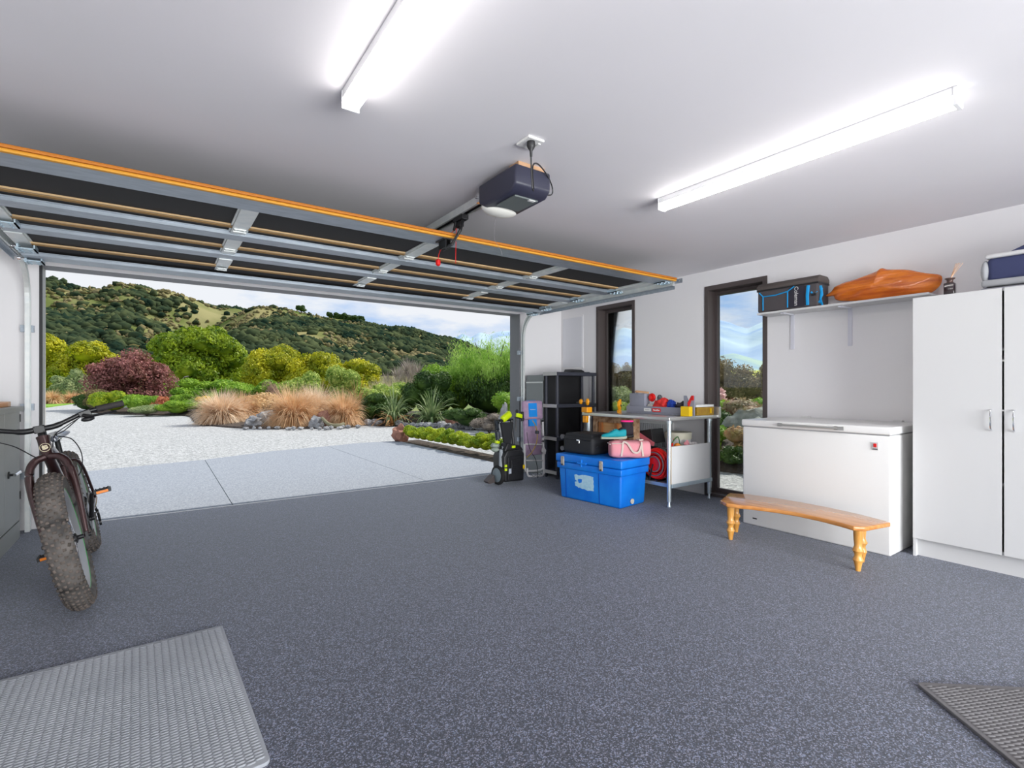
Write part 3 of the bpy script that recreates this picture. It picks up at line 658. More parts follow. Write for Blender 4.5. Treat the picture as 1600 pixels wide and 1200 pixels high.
bx(4.46, 4.75, 3.08, 3.16, BZ+0.001, BZ+0.085).out('case', mat('amber_brown_box', (0.33, 0.17, 0.015), 0.4, col2=(0.42, 0.25, 0.02), scale=25), bxo, bevel=0.003)
bx(4.44, 4.74, 3.075, 3.165, BZ+0.087, BZ+0.110).out('lid', M_WHITE2, bxo, bevel=0.002); bx(4.68, 4.70, 3.072, 3.082, BZ+0.02, BZ+0.07).out('clip', M_YEL, bxo)

def clamp(label, c, rz):
    t = thing('spring_clamp', label, 'clamp', c, rz, 'orange clamps at the left end of the workbench', world=False)
    G().prism([(-0.035, 0.03), (0.0, -0.01), (0.03, 0.0), (0.045, 0.05), (0.03, 0.09), (0.0, 0.06), (-0.02, 0.075)], 'Y', -0.012, 0.012).out('jaw', M_ORANGE, t, bevel=0.004)
    G().obox((0.0, 0, -0.025), (0.07, 0.026, 0.03)).out('grip', M_ORANGE, t, bevel=0.004)
    G().cyl((0.01, -0.018, 0.03), (0.01, 0.018, 0.03), 0.010, n=10).out('pivot', M_BLACK, t)
    return t
qc = thing('bar_clamp', 'orange and black bar clamp gripping the far left edge of the workbench', 'clamp', (4.0, 4.22, BZ))
g = G().box(3.975, 4.06, 4.175, 4.265, BZ+0.001, BZ+0.062); g.box(3.978, 4.02, 4.19, 4.25, BZ-0.115, BZ-0.038)
g.out('jaw', M_ORANGE, qc, bevel=0.006)
G().box(4.00, 4.012, 4.14, 4.38, BZ+0.105, BZ+0.118).box(3.995, 4.006, 4.215, 4.225, BZ+0.06, BZ+0.12).out('bar', M_BLACKM, qc)
for y, h in ((4.19, 0.040), (4.30, 0.032)): G().ell((4.0, y, BZ+0.122), (0.02, 0.029, h), 2).out('grip', M_ORANGE, qc, smooth=True)
c1 = clamp('orange clamp standing on the workbench in front of the first window', (4.30, 3.985, BZ+0.042), 0.4); c1.scale = (0.9, 1.2, 1.25)

# --- under the top
cr = thing('timber_box', 'rough wooden drawer box with bark-like edge under the workbench top', 'box', (4.3, 4.0, 0.222))
M_ROUGH = mat('rough_bark_timber', (0.20, 0.10, 0.045), 0.85, col2=(0.50, 0.33, 0.20), scale=16, detail=8, bump=0.8, bscale=40, bdist=0.01)
M_PLY = mat('orange_ply', (0.72, 0.36, 0.13), 0.6, col2=(0.80, 0.46, 0.20), scale=6, stretch=(1, 1, 9))
g = G().box(4.10, 4.13, 3.60, 4.205, 0.775, 0.838); g.box(4.10, 4.13, 3.60, 3.66, 0.222, 0.775); g.box(4.10, 4.13, 4.15, 4.205, 0.222, 0.775); g.box(4.10, 4.13, 3.66, 4.15, 0.222, 0.30)
g.box(4.13, 4.20, 3.60, 3.615, 0.222, 0.838); g.box(4.13, 4.20, 4.19, 4.205, 0.222, 0.838)
g.out('rough_frame', M_ROUGH, cr)
bx(4.135, 4.15, 3.66, 4.15, 0.30, 0.775).out('panel', M_PLY, cr)
for y in (4.10, 3.86, 3.69): bx(4.112, 4.134, y-0.022, y+0.022, 0.30, 0.775).out('divider', mat('red_brown_batten', (0.42, 0.15, 0.04), 0.6), cr)
ra = thing('panel_heater', 'white slatted panel heater on the wall behind the workbench', 'heater', (4.84, 3.92, 0.42))
bx(4.835, 4.858, 3.66, 4.16, 0.42, 0.76).out('back_plate', M_WHITE2, ra, bevel=0.003)
for k in range(15): bx(4.822, 4.836, 3.675+k*0.032, 3.692+k*0.032, 0.45, 0.735).out('slat', mat('heater_slat', (0.62, 0.62, 0.63), 0.5), ra)

wbx = thing('white_board', 'white melamine board with a raw tan edge standing on the lower shelf of the workbench', 'board', (4.38, 3.2, 0.222))
bx(4.070, 4.70, 3.095, 3.111, 0.223, 0.590).out('face', M_WHITE, wbx)
bx(4.055, 4.0695, 3.095, 3.111, 0.223, 0.590).out('raw_edge', mat('tan_edge_board', (0.55, 0.33, 0.14), 0.6), wbx)
sc_ = thing('plastic_crate', 'grey crate of odds and ends behind the white board under the workbench', 'crate', (4.46, 3.17, 0.222))
g = G().box(4.25, 4.69, 3.125, 3.218, 0.224, 0.235); g.box(4.25, 4.262, 3.125, 3.218, 0.235, 0.555); g.box(4.678, 4.69, 3.125, 3.218, 0.235, 0.555); g.box(4.262, 4.678, 3.125, 3.137, 0.235, 0.555); g.box(4.262, 4.678, 3.206, 3.218, 0.235, 0.555); g.out('shell', M_DKGREY, sc_, bevel=0.003)
bx(4.264, 4.676, 3.139, 3.204, 0.237, 0.545).out('packing', mat('brown_card', (0.20, 0.13, 0.08), 0.8), sc_)
def small(name, label, cat, g, m, **kw): return props(g.out(name, m, None, **kw), label, cat)
small('ball', 'orange ball among the odds and ends in the white board', 'ball', G().ell((4.26, 3.17, 0.575), 0.034, 3), mat('orange_ball', (0.80, 0.25, 0.03), 0.5), smooth=True)
small('red_tool', 'red handled tool poking out of the white board', 'tool', G().cyl((4.14, 3.16, 0.55), (4.22, 3.20, 0.60), 0.013, n=8).cyl((4.22, 3.20, 0.60), (4.30, 3.24, 0.64), 0.006, n=6), M_RED)
small('garden_twine', 'green garden cord looping over the white board', 'cord', G().tube(smoothpath([(4.16, 3.18, 0.55), (4.22, 3.20, 0.61), (4.32, 3.22, 0.66), (4.38, 3.24, 0.64), (4.40, 3.24, 0.56)]), 0.006, 6), mat('green_cord', (0.07, 0.20, 0.06), 0.6))
small('yellow_tool', 'brown and yellow hand tool lying across the white board', 'tool', G().obox((4.36, 3.18, 0.562), (0.12, 0.03, 0.03), (0, 0.2, 0.4)), mat('brown_yellow', (0.45, 0.24, 0.05), 0.5), bevel=0.004)
small('paper_roll', 'white crumpled paper at the right of the white board', 'paper', G().ell((4.50, 3.19, 0.572), (0.05, 0.03, 0.028), 2, 0.6, 4).ell((4.58, 3.20, 0.568), (0.05, 0.03, 0.026), 2, 0.6, 7), mat('soft_white', (0.72, 0.68, 0.68), 0.8))
small('pink_cloth', 'pink cloth scrap between the papers in the white board', 'cloth', G().ell((4.43, 3.18, 0.575), (0.035, 0.025, 0.04), 2, 0.7, 9), M_PINK, smooth=True)
bk = thing('bucket', 'white plastic bucket with a cream rim behind the white board', 'bucket', (4.54, 3.37, 0.222))
G().lathe([(0.105, 0.0), (0.135, 0.46), (0.128, 0.46), (0.100, 0.01)], (4.54, 3.37, 0.222), 'Z', 28).out('pail', mat('bucket_white', (0.68, 0.68, 0.66), 0.45), bk, smooth=True)
G().lathe([(0.136, 0.40), (0.140, 0.40), (0.142, 0.47), (0.128, 0.47)], (4.54, 3.37, 0.222), 'Z', 28).out('rim', mat('bucket_rim', (0.66, 0.64, 0.50), 0.5), bk, smooth=True)
bd = thing('document_box', 'black box file with a pink strip lying tilted above the cable reel', 'box file', (4.25, 3.32, 0.55), rotz=0, world=False)
bd.location = (4.33, 3.62, 0.625)
G().obox((0, 0, 0), (0.20, 0.32, 0.15), (-0.20, 0.0, 0)).out('case', M_BLACK, bd, bevel=0.004)
G().obox((-0.115, -0.055, 0.010), (0.02, 0.30, 0.040), (0.42, 0, 0)).out('pink_strip', mat('coral_pink', (0.72, 0.16, 0.20), 0.5), bd)
small('tool_caddy', 'black tool caddy under the box file behind the cable reel', 'caddy', G().box(4.215, 4.42, 3.50, 3.95, 0.225, 0.53), M_DKGREY, bevel=0.02, seg=3)
small('green_bag', 'green bag tucked behind the pink duffel', 'bag', G().ell((4.28, 3.86, 0.592), (0.06, 0.08, 0.06), 3, 0.6, 4), mat('green_nylon', (0.01, 0.10, 0.05), 0.7), smooth=True)
rl = thing('cable_reel', 'red extension cable reel standing on the lower shelf of the workbench', 'cable reel', (4.16, 3.36, 0.222))
RC = (4.135, 3.315, 0.395)
G().torus(RC, 0.120, 0.028, 'X', 40, 10).torus((RC[0]-0.03, RC[1], RC[2]), 0.130, 0.017, 'X', 40, 8).torus((RC[0]+0.03, RC[1], RC[2]), 0.130, 0.017, 'X', 40, 8).torus(RC, 0.145, 0.015, 'X', 40, 8).torus((RC[0]-0.044, RC[1], RC[2]), 0.105, 0.010, 'X', 40, 8).torus((RC[0]-0.046, RC[1], RC[2]), 0.138, 0.008, 'X', 40, 8).out('cable', mat('cable_red', (0.80, 0.012, 0.008), 0.4), rl, smooth=True)
g = G().lathe([(0.085, 0), (0.085, 0.10)], (RC[0]-0.05, RC[1], RC[2]), 'X', 28).out('drum', M_RED, rl, smooth=True)
G().torus((RC[0]-0.058, RC[1], RC[2]), 0.118, 0.006, 'X', 36, 6).torus((RC[0]+0.058, RC[1], RC[2]), 0.158, 0.006, 'X', 36, 6).torus((RC[0]-0.060, RC[1], RC[2]), 0.075, 0.006, 'X', 36, 6).out('flange', mat('reel_grey', (0.14, 0.15, 0.16), 0.5), rl, smooth=True)
G().tube([(4.065, 3.315, 0.395), (4.065, 3.36, 0.232), (4.205, 3.36, 0.232), (4.205, 3.315, 0.395)], 0.008, 6).tube([(4.065, 3.27, 0.233), (4.205, 3.27, 0.233)], 0.010, 6).out('stand', M_BLACKM, rl)
small('slipper', 'magenta shoe between the cooler and the cable reel', 'shoe', G().ell((4.10, 3.60, 0.262), (0.04, 0.07, 0.035), 3), mat('magenta', (0.70, 0.02, 0.22), 0.6), smooth=True)

# ================================================================ BLUE COOLER AND LUGGAGE
A_ = radians(7.5)
co = thing('cool_box', 'large blue hard cooler with rubber latches on the carpet before the workbench', 'cooler', (3.59, 3.305, 0), A_, world=False)
L_, D_ = 0.80, 0.45      # local: x across the depth, y along the length
g = G().taper(0.0, D_, 0.0, L_, 0.0, 0.375, 0.018, 0.018); g.out('tub', M_BLUE, co, bevel=0.022, seg=4)
bx(-0.012, D_+0.012, -0.012, L_+0.012, 0.315, 0.382).out('rim', M_BLUE, co, bevel=0.010, seg=3)
bx(-0.022, D_+0.022, -0.022, L_+0.022, 0.385, 0.468).out('lid', M_BLUE, co, bevel=0.016, seg=4)
for y in (0.265, L_-0.10): G().obox((0.008, y, 0.16), (0.004, 0.004, 0.30), (0, -0.05, 0)).out('mould_line', mat('deep_blue', (0.0, 0.05, 0.35), 0.5), co)
for y in (0.215, L_-0.085):
    lt = G().prism([(-0.026, 0.447), (-0.036, 0.435), (-0.037, 0.37), (-0.026, 0.345), (-0.018, 0.355), (-0.022, 0.44)], 'Y', y-0.019, y+0.019).out('latch', mat('weathered_rubber', (0.46, 0.42, 0.36), 0.8, col2=(0.30, 0.27, 0.24), scale=50), co, bevel=0.004)
    G().cyl((-0.040, y, 0.358), (-0.030, y, 0.358), 0.008, n=8).out('rivet', M_DKGREY, lt)
g = G().box(-0.034, -0.020, 0.40, 0.52, 0.385, 0.405); g.box(-0.032, -0.018, 0.455, 0.475, 0.36, 0.435); g.out('hasp', M_BLUE, co, bevel=0.004)
sticker = [(0.60, 0.262), (0.575, 0.270), (0.54, 0.262), (0.50, 0.275), (0.452, 0.278), (0.352, 0.270), (0.356, 0.248), (0.350, 0.225), (0.356, 0.20), (0.348, 0.180), (0.355, 0.150), (0.352, 0.128), (0.40, 0.126), (0.43, 0.120), (0.47, 0.132), (0.50, 0.128), (0.53, 0.140), (0.548, 0.133), (0.565, 0.145), (0.592, 0.150), (0.596, 0.190), (0.565, 0.200), (0.592, 0.214)]
def tub_x(z): return 0.018*(1 - z/0.375) - 0.0012
bm = bmesh.new(); vv = [bm.verts.new((tub_x(z)-0.0005, y-0.02, z)) for y, z in sticker]; f = bm.faces.new(vv)
ext = bmesh.ops.extrude_face_region(bm, geom=[f]); bmesh.ops.translate(bm, verts=[v for v in ext['geom'] if isinstance(v, bmesh.types.BMVert)], vec=(-0.0012, 0, 0))
gg = G(); gg.bm.free(); gg.bm = bm; gg.out('torn_sticker', mat('faded_sticker', (0.36, 0.62, 0.78), 0.7, col2=(0.50, 0.72, 0.84), scale=30), co, label='torn pale blue sticker')
G().prism([(0.475, 0.240), (0.505, 0.252), (0.535, 0.215), (0.520, 0.182), (0.485, 0.195)], 'X', tub_x(0.2)-0.003, tub_x(0.2)-0.0006).out('torn_patch', M_BLUE, co)
G().lathe([(0.026, 0), (0.026, 0.010), (0.012, 0.012), (0.012, 0.004)], (0.19, 0.0, 0.055), 'Y', 20).warp(lambda v: (v.x, v.y-0.003, v.z)).out('drain_cap', mat('cream_plastic', (0.66, 0.60, 0.50), 0.5), co)

su = thing('suitcase', 'black soft suitcase lying on the left half of the blue cooler', 'suitcase', (3.66, 3.98, 0.47), A_, world=False)
M_SUIT = mat('black_nylon', (0.014, 0.015, 0.018), 0.7, bump=0.15, bscale=600, bdist=0.0006)
su.location = (3.575, 3.72, 0.469)
g = G().box(0.03, 0.42, -0.02, 0.39, 0.002, 0.190); g.out('shell', M_SUIT, su, bevel=0.04, seg=5)
g = G().box(0.045, 0.40, 0.0, 0.37, 0.165, 0.212); g.out('front_pocket', M_SUIT, su, bevel=0.022, seg=4)
G().tube([(0.026, 0.0, 0.15), (0.024, 0.18, 0.158), (0.026, 0.37, 0.15)], 0.004, 6).out('zip', M_BLACK, su)
G().obox((0.022, 0.165, 0.148), (0.006, 0.04, 0.014)).cyl((0.02, 0.15, 0.14), (0.018, 0.15, 0.12), 0.003, n=6).out('zip_pull', M_CHROME, su)
G().obox((0.19, 0.08, 0.214), (0.02, 0.05, 0.004)).out('badge', M_CHROME, su)
for x in (0.06, 0.38):
    for z in (0.04, 0.165): G().cyl((x-0.012, 0.415, z), (x+0.012, 0.415, z), 0.024, n=16).obox((x, 0.395, z), (0.034, 0.03, 0.03)).out('wheel', mat('grey_wheel', (0.10, 0.10, 0.11), 0.4), su)
G().tube([(0.08, -0.022, 0.08), (0.09, -0.034, 0.09), (0.17, -0.036, 0.09), (0.18, -0.022, 0.08)], 0.006, 6).out('carry_handle', M_BLACK, su)

df = thing('duffel_bag', 'pink duffel bag with cream straps lying on the right half of the cooler', 'bag', (3.58, 3.30, 0.469), A_+radians(-38), world=False)
df.location = (3.67, 3.52, 0.469)
df.rotation_euler = (0, 0, radians(-36))
g = G(); N = 20; rings = []
for i, (x, sc) in enumerate(((-0.012, 0.72), (0.0, 0.90), (0.02, 0.99), (0.08, 1.0), (0.17, 0.97), (0.26, 1.0), (0.34, 0.99), (0.375, 0.88), (0.39, 0.68))):
    rg = []
    for k in range(N):
        a = 2*pi*k/N; ca, sa = cos(a), sin(a); e = 0.62
        y = 0.105*sc*math.copysign(abs(ca)**e, ca); z = 0.088*sc*math.copysign(abs(sa)**e, sa)
        rg.append(g.bm.verts.new((x, y, max(0.001, 0.088 + z + 0.006*sin(x*40+k)))))
    rings.append(rg)
for a, b in zip(rings, rings[1:]):
    for i in range(N): g.bm.faces.new((a[i], a[(i+1) % N], b[(i+1) % N], b[i]))
g.bm.faces.new(rings[0][::-1]); g.bm.faces.new(rings[-1])
g.out('body', M_PINK, df, smooth=True, sub=1)
G().tube(smoothpath([(-0.014, -0.07, 0.140), (-0.020, 0.0, 0.146), (-0.014, 0.07, 0.140)]), 0.006, 6).tube(smoothpath([(0.0, -0.092, 0.148), (0.10, -0.102, 0.152)]), 0.005, 6).out('zip_band', M_CREAM, df)
for y in (-1, 1):
    g = G()
    pts = smoothpath([(0.09, y*0.106, 0.03), (0.10, y*0.108, 0.10), (0.11, y*0.102, 0.165), (0.15, y*0.112, 0.15), (0.20, y*0.125, 0.075), (0.25, y*0.125, 0.07), (0.28, y*0.112, 0.13), (0.285, y*0.104, 0.165), (0.29, y*0.108, 0.10), (0.30, y*0.106, 0.03)], 5)
    for p, q in zip(pts, pts[1:]):
        m_ = (p+q)/2; d = q-p; g.obox(m_, (d.length+0.004, 0.004, 0.017), (0, -math.atan2(d.z, d.x), 0))
    g.out('strap', M_CREAM, df)
G().obox((0.285, -0.03, 0.182), (0.05, 0.06, 0.014), (0, 0, 0.3)).out('handle_wrap', M_CREAM, df, bevel=0.004)

def shoe(name, label, mu, ms, loc, rz, tall=False, lining=None):
    t = thing(name, label, 'shoe', loc, rz, world=False)
    def loft(secs, n=14):
        g = G(); rings = []
        for (x, w, z0, z1) in secs:
            rings.append([g.bm.verts.new((x, w*cos(2*pi*k/n)*(1 if True else 0), (z0+z1)/2 + (z1-z0)/2*math.copysign(abs(sin(2*pi*k/n))**0.7, sin(2*pi*k/n)))) for k in range(n)])
        for a, b in zip(rings, rings[1:]):
            for i in range(n): g.bm.faces.new((a[i], a[(i+1) % n], b[(i+1) % n], b[i]))
        g.bm.faces.new(rings[0][::-1]); g.bm.faces.new(rings[-1]); return g
    loft([(-0.005, 0.02, 0.0, 0.030), (0.02, 0.036, 0, 0.028), (0.09, 0.042, 0, 0.026), (0.15, 0.036, 0, 0.026), (0.22, 0.036, 0, 0.032), (0.248, 0.022, 0.004, 0.036)]).out('sole', ms, t, smooth=True)
    if tall:
        loft([(0.0, 0.018, 0.02, 0.05), (0.02, 0.034, 0.02, 0.062), (0.09, 0.040, 0.02, 0.085), (0.15, 0.036, 0.02, 0.12), (0.22, 0.034, 0.02, 0.13), (0.245, 0.022, 0.03, 0.12)]).out('upper', mu, t, smooth=True)
        G().lathe([(0.036, 0.06), (0.040, 0.12), (0.048, 0.165), (0.042, 0.165), (0.034, 0.07)], (0.185, 0, 0), 'Z', 16).warp(lambda v: (0.185+(v.x-0.185)*1.35, v.y, v.z)).out('shaft', mu, t, smooth=True)
        G().lathe([(0.040, 0.158), (0.050, 0.163), (0.047, 0.177), (0.038, 0.172)], (0.185, 0, 0), 'Z', 16).warp(lambda v: (0.185+(v.x-0.185)*1.35, v.y, v.z)).out('lining', lining, t, smooth=True)
    else:
        loft([(0.0, 0.018, 0.015, 0.042), (0.02, 0.032, 0.02, 0.052), (0.08, 0.039, 0.02, 0.070), (0.12, 0.036, 0.02, 0.095), (0.145, 0.032, 0.02, 0.105), (0.175, 0.030, 0.02, 0.088), (0.215, 0.032, 0.02, 0.100), (0.243, 0.020, 0.03, 0.098)]).out('upper', mu, t, smooth=True)
        G().tube([(0.075, -0.02, 0.075), (0.085, 0.02, 0.078), (0.10, -0.02, 0.088), (0.112, 0.02, 0.094), (0.125, -0.02, 0.101)], 0.003, 5).out('laces', mat('lace_grey', (0.30, 0.40, 0.40), 0.7), t)
    return t
M_TEAL = mat('teal_mesh', (0.0, 0.30, 0.36), 0.7)
shoe('running_shoe', 'teal running shoe resting on the pink duffel nearest the suitcase', M_TEAL, mat('shoe_sole', (0.38, 0.42, 0.33), 0.6), (3.60, 3.57, 0.652), radians(-34))
shoe('snow_boot', 'black ankle boot with pink lining on top of the pink duffel', mat('black_suede', (0.02, 0.013, 0.020), 0.8), M_BLACK, (3.74, 3.60, 0.655), radians(-30), True, mat('hot_pink_lining', (0.85, 0.02, 0.22), 0.8))

# ================================================================ FILING CABINET, RACK, LOUNGER, PRESSURE WASHER
M_FILE = mat('filing_grey_paint', (0.20, 0.215, 0.215), 0.45)
fc = thing('filing_cabinet', 'grey steel filing cabinet standing between the opening and the black shelving', 'filing cabinet', (4.44, 5.38, 0))
bx(4.136, 4.75, 5.147, 5.535, 0, 1.333).out('carcass', M_FILE, fc, bevel=0.003)
for k in range(4):
    z0 = 0.03 + k*0.311
    d = bx(4.120, 4.1355, 5.155, 5.527, z0, z0+0.292).out('drawer', M_FILE, fc, bevel=0.003)
    G().prism([(4.112, z0+0.262), (4.112, z0+0.275), (4.121, z0+0.282), (4.121, z0+0.262)], 'Y', 5.165, 5.517).out('pull', mat('pull_pale', (0.60, 0.61, 0.60), 0.4, 0.4), d)

rk = thing('shelving_unit', 'black four tier plastic shelving unit by the first window', 'shelving', (4.455, 5.0, 0))
M_TIER = mat('black_shelf_plastic', (0.030, 0.032, 0.048), 0.5)
M_TIERL = mat('pale_shelf_edge', (0.50, 0.49, 0.47), 0.6)
for z in (0.058, 0.490, 0.908, 1.319):
    s_ = bx(4.11, 4.80, 4.86, 5.14, z, z+0.045).out('shelf', M_TIER, rk, bevel=0.003)
    bx(4.103, 4.1095, 4.865, 5.135, z+0.001, z+0.044).out('edge_strip', M_TIERL, s_, label='pale edge strip')
for z0, z1 in ((0.103, 0.490), (0.535, 0.908), (0.953, 1.319)):
    for x, y in ((4.14, 4.89), (4.77, 4.89), (4.14, 5.11), (4.77, 5.11)):
        G().cyl((x, y, z0), (x, y, z1), 0.022, 0.019, n=12).out('post', M_TIER, rk, smooth=True)
    bx(4.12, 4.79, 5.130, 5.137, z0, z1).out('back_sheet', M_BLACK, rk)
for x, y in ((4.14, 4.89), (4.77, 4.89), (4.14, 5.11), (4.77, 5.11)):
    G().cyl((x, y, 0.0), (x, y, 0.058), 0.016, 0.022, n=12).out('foot', M_TIER, rk, smooth=True)
rt = thing('router', 'flat black device lying on top of the black shelving', 'device', (4.55, 5.0, 1.364))
G().prism([(4.36, 1.371), (4.62, 1.371), (4.62, 1.384), (4.57, 1.402), (4.38, 1.404)], 'Y', 4.90, 5.02).out('case', M_BLACK, rt, bevel=0.004)
bx(4.42, 4.70, 4.88, 5.08, 1.3645, 1.3705).out('base', M_BLACK, rt)

lo = thing('folding_lounger', 'folded mauve and blue padded lounger with white frame before the filing cabinet', 'lounger', (3.95, 5.06, 0), 0, world=False)
lo.location = (3.915, 5.07, 0); lo.rotation_euler = (radians(-4.5), 0, 0)
M_MAUVE = mat('mauve_fabric', (0.36, 0.24, 0.36), 0.85, col2=(0.42, 0.30, 0.42), scale=20)
M_SKY = mat('bright_blue_fabric', (0.0, 0.25, 0.75), 0.7)
bx(-0.125, 0.135, -0.015, 0.035, 0.30, 0.80).out('sling', M_MAUVE, lo, bevel=0.015, seg=3)
g = bx(-0.155, 0.155, -0.055, 0.02, 0.755, 0.998); g.out('headrest', M_MAUVE, lo, bevel=0.030, seg=4)
bx(-0.085, 0.048, -0.0595, -0.052, 0.79, 0.965).out('blue_stripe', M_SKY, lo, label='bright blue band'); bx(-0.072, 0.050, -0.040, -0.012, 0.672, 0.775).out('blue_stripe', M_SKY, lo, label='bright blue band')
bx(-0.085, 0.048, -0.04, 0.0, 0.9965, 1.0005).out('blue_stripe', M_SKY, lo)
text_part('lettering', 'Wanderer', 0.021, M_WHITE2, lo, Matrix(((1, 0, 0, -0.02), (0, 0, -1, -0.0605), (0, 1, 0, 0.885), (0, 0, 0, 1))), label='white lettering')
M_WTUBE = mat('white_tube', (0.80, 0.78, 0.77), 0.35)
for dx, y, top in ((0.0, -0.045, 0.72), (0.022, 0.0, 0.70)):
    g = G().tube(smoothpath([(-0.14+dx*0.3, y, 0.15+0.3*(y == 0)), (-0.14, y, 0.075+dx*3), (-0.10, y, 0.045+dx*3), (0.06, y, 0.035+dx*3), (0.115+dx, y, 0.05+dx*3), (0.128+dx, y, 0.10+dx*3), (0.135+dx, y, 0.40), (0.142+dx, y, top)], 5), 0.0125, 8)
    g.out('frame_tube', M_WTUBE, lo, smooth=True)
for z in (0.235, 0.44): G().tube([(-0.14, -0.03, z+0.012), (0.13, -0.03, z-0.012)], 0.008, 8).out('cross_tube', M_WTUBE, lo, smooth=True)
G().prism([(0.085, 0.335), (0.15, 0.30), (0.165, 0.35), (0.135, 0.405), (0.10, 0.385)], 'Y', -0.062, -0.052).out('hinge_plate', M_WTUBE, lo, bevel=0.003)
g = G()
for z in (0.47, 0.53): g.cyl((0.125, -0.062, z), (0.125, -0.04, z), 0.014, n=10)
g.out('joint_knob', M_CHROME, lo)
G().obox((0.158, -0.03, 0.71), (0.022, 0.05, 0.07)).out('arm_stop', M_BLACK, lo, bevel=0.006)
g = G()
for k in range(7): g.torus((-0.09+k*0.033, -0.055-0.004*(k % 2), 0.040+0.012*(k % 3)), 0.016, 0.003, 'Y', 10, 5)
g.out('spring', M_CHROME, lo)

pw = thing('pressure_washer', 'black pressure washer with lime green trim and grey wheels beside the opening', 'pressure washer', (3.60, 5.00, 0), radians(0), world=False)
pw.location = (3.48, 5.02, 0); pw.rotation_euler = (0, 0, radians(4))
g = G().prism([(-0.14, 0.04), (0.16, 0.03), (0.17, 0.36), (0.12, 0.42), (-0.10, 0.42), (-0.15, 0.34)], 'Y', -0.10, 0.13); g.out('housing', M_BLACK, pw, bevel=0.02, seg=3)
g = G().box(-0.10, 0.13, -0.118, -0.10, 0.06, 0.34); g.box(-0.06, 0.09, -0.13, -0.118, 0.14, 0.30); g.out('front_grille', M_BLACK, pw, bevel=0.004)
for k in range(6): bx(-0.05, 0.08, -0.134, -0.129, 0.155+k*0.023, 0.163+k*0.023).out('grille_bar', M_BLACK, pw)
for s, w, lab in ((-1, 0.115, 'grey wheel'), (1, 0.115, 'grey wheel')):
    x = -0.165 if s < 0 else 0.185
    wh = G().lathe([(0.084, -0.022), (0.112, -0.018), (0.118, 0.0), (0.112, 0.018), (0.084, 0.022)], (x, 0.07 if s > 0 else 0.0, 0.118), 'X', 28).out('wheel', mat('black_tyre', (0.012, 0.012, 0.012), 0.8), pw, smooth=True)
    hb = G().lathe([(0.018, -0.036), (0.030, -0.032), (0.080, -0.026), (0.084, -0.0235), (0.084, 0.0235), (0.080, 0.026), (0.030, 0.03)], (x, 0.07 if s > 0 else 0.0, 0.118), 'X', 28).out('hub', mat('grey_blue_hub', (0.16, 0.20, 0.22), 0.5), wh, smooth=True)
pw_lean = G().prism([(-0.30, 0.045), (-0.21, 0.115), (-0.15, 0.115), (-0.15, 0.03), (-0.26, 0.015)], 'Y', 0.03, 0.12).out('foot_guard', mat('brown_grey_plastic', (0.075, 0.060, 0.058), 0.6), pw, bevel=0.006)
g = G()
g.tube([(-0.105, 0.05, 0.36), (-0.115, 0.10, 0.62), (-0.115, 0.11, 0.76)], 0.020, 8); g.tube([(0.125, 0.05, 0.36), (0.135, 0.10, 0.62), (0.13, 0.11, 0.76)], 0.020, 8); g.tube([(-0.13, 0.11, 0.76), (0.15, 0.11, 0.762)], 0.016, 8)
g.out('handle_frame', M_BLACK, pw, smooth=True)
g = G().prism([(-0.10, 0.74), (0.10, 0.74), (0.05, 0.46), (-0.04, 0.46)], 'Y', 0.02, 0.06); g.out('tool_bag', mat('charcoal_mesh', (0.016, 0.017, 0.020), 0.8), pw, bevel=0.012)
g = G().prism([(-0.08, 0.50), (0.12, 0.46), (0.17, 0.40), (0.12, 0.36), (-0.13, 0.40)], 'Y', -0.08, 0.05); g.out('cowl', M_BLACK, pw, bevel=0.015, seg=3)
G().obox((0.015, 0.07, 0.808), (0.16, 0.07, 0.085), (0, -0.55, 0)).out('detergent_bottle', M_LIME, pw, bevel=0.028, seg=4, label='lime green bottle')
G().cyl((-0.05, 0.07, 0.765), (-0.068, 0.07, 0.753), 0.022, n=12).out('bottle_cap', M_BLACK, pw)
g = G().tube([(0.19, 0.08, 0.86), (0.16, 0.06, 0.76), (0.15, 0.05, 0.62)], 0.012, 7); g.ell((0.195, 0.08, 0.868), (0.022, 0.02, 0.024), 2); g.out('lance', M_BLACK, pw, smooth=True)
g = G().obox((0.215, 0.06, 0.812), (0.10, 0.035, 0.055), (0, 0.25, 0)); g.out('trigger_gun', M_LIME, pw, bevel=0.012, seg=3, label='lime and black trigger gun')
G().obox((0.265, 0.06, 0.80), (0.022, 0.04, 0.12)).obox((0.22, 0.06, 0.782), (0.14, 0.03, 0.016), (0, 0.15, 0)).out('gun_grip', M_BLACK, pw, bevel=0.004)
g = G().tube([(-0.17, 0.0, 0.66), (-0.155, 0.03, 0.75), (-0.13, 0.05, 0.74)], 0.024, 8); g.tube([(-0.165, 0.0, 0.55), (-0.18, 0.0, 0.64)], 0.030, 8); g.out('brush_head', mat('blue_black_plastic', (0.020, 0.028, 0.040), 0.5), pw, smooth=True)
G().obox((-0.185, -0.01, 0.515), (0.05, 0.04, 0.035), (0, 0.2, 0)).out('nozzle', M_LIME, pw, bevel=0.008)
G().tube([(-0.10, -0.02, 0.44), (-0.135, -0.02, 0.42), (-0.145, -0.03, 0.24), (-0.15, -0.03, 0.19)], 0.024, 8).out('water_inlet', mat('grey_hose', (0.30, 0.33, 0.36), 0.5), pw, smooth=True)
for z in (0.19, 0.235): G().cyl((-0.125, -0.10, z-0.012), (-0.125, -0.10, z+0.016), 0.018, n=12).out('coupling', M_LIME, pw)
bx(-0.095, -0.05, -0.124, -0.100, 0.14, 0.20).out('rating_label', mat('label_grey', (0.42, 0.46, 0.52), 0.5), pw)
bx(0.115, 0.162, -0.118, -0.095, 0.175, 0.225).out('power_switch', M_YEL, pw, bevel=0.008, seg=3, label='yellow switch')
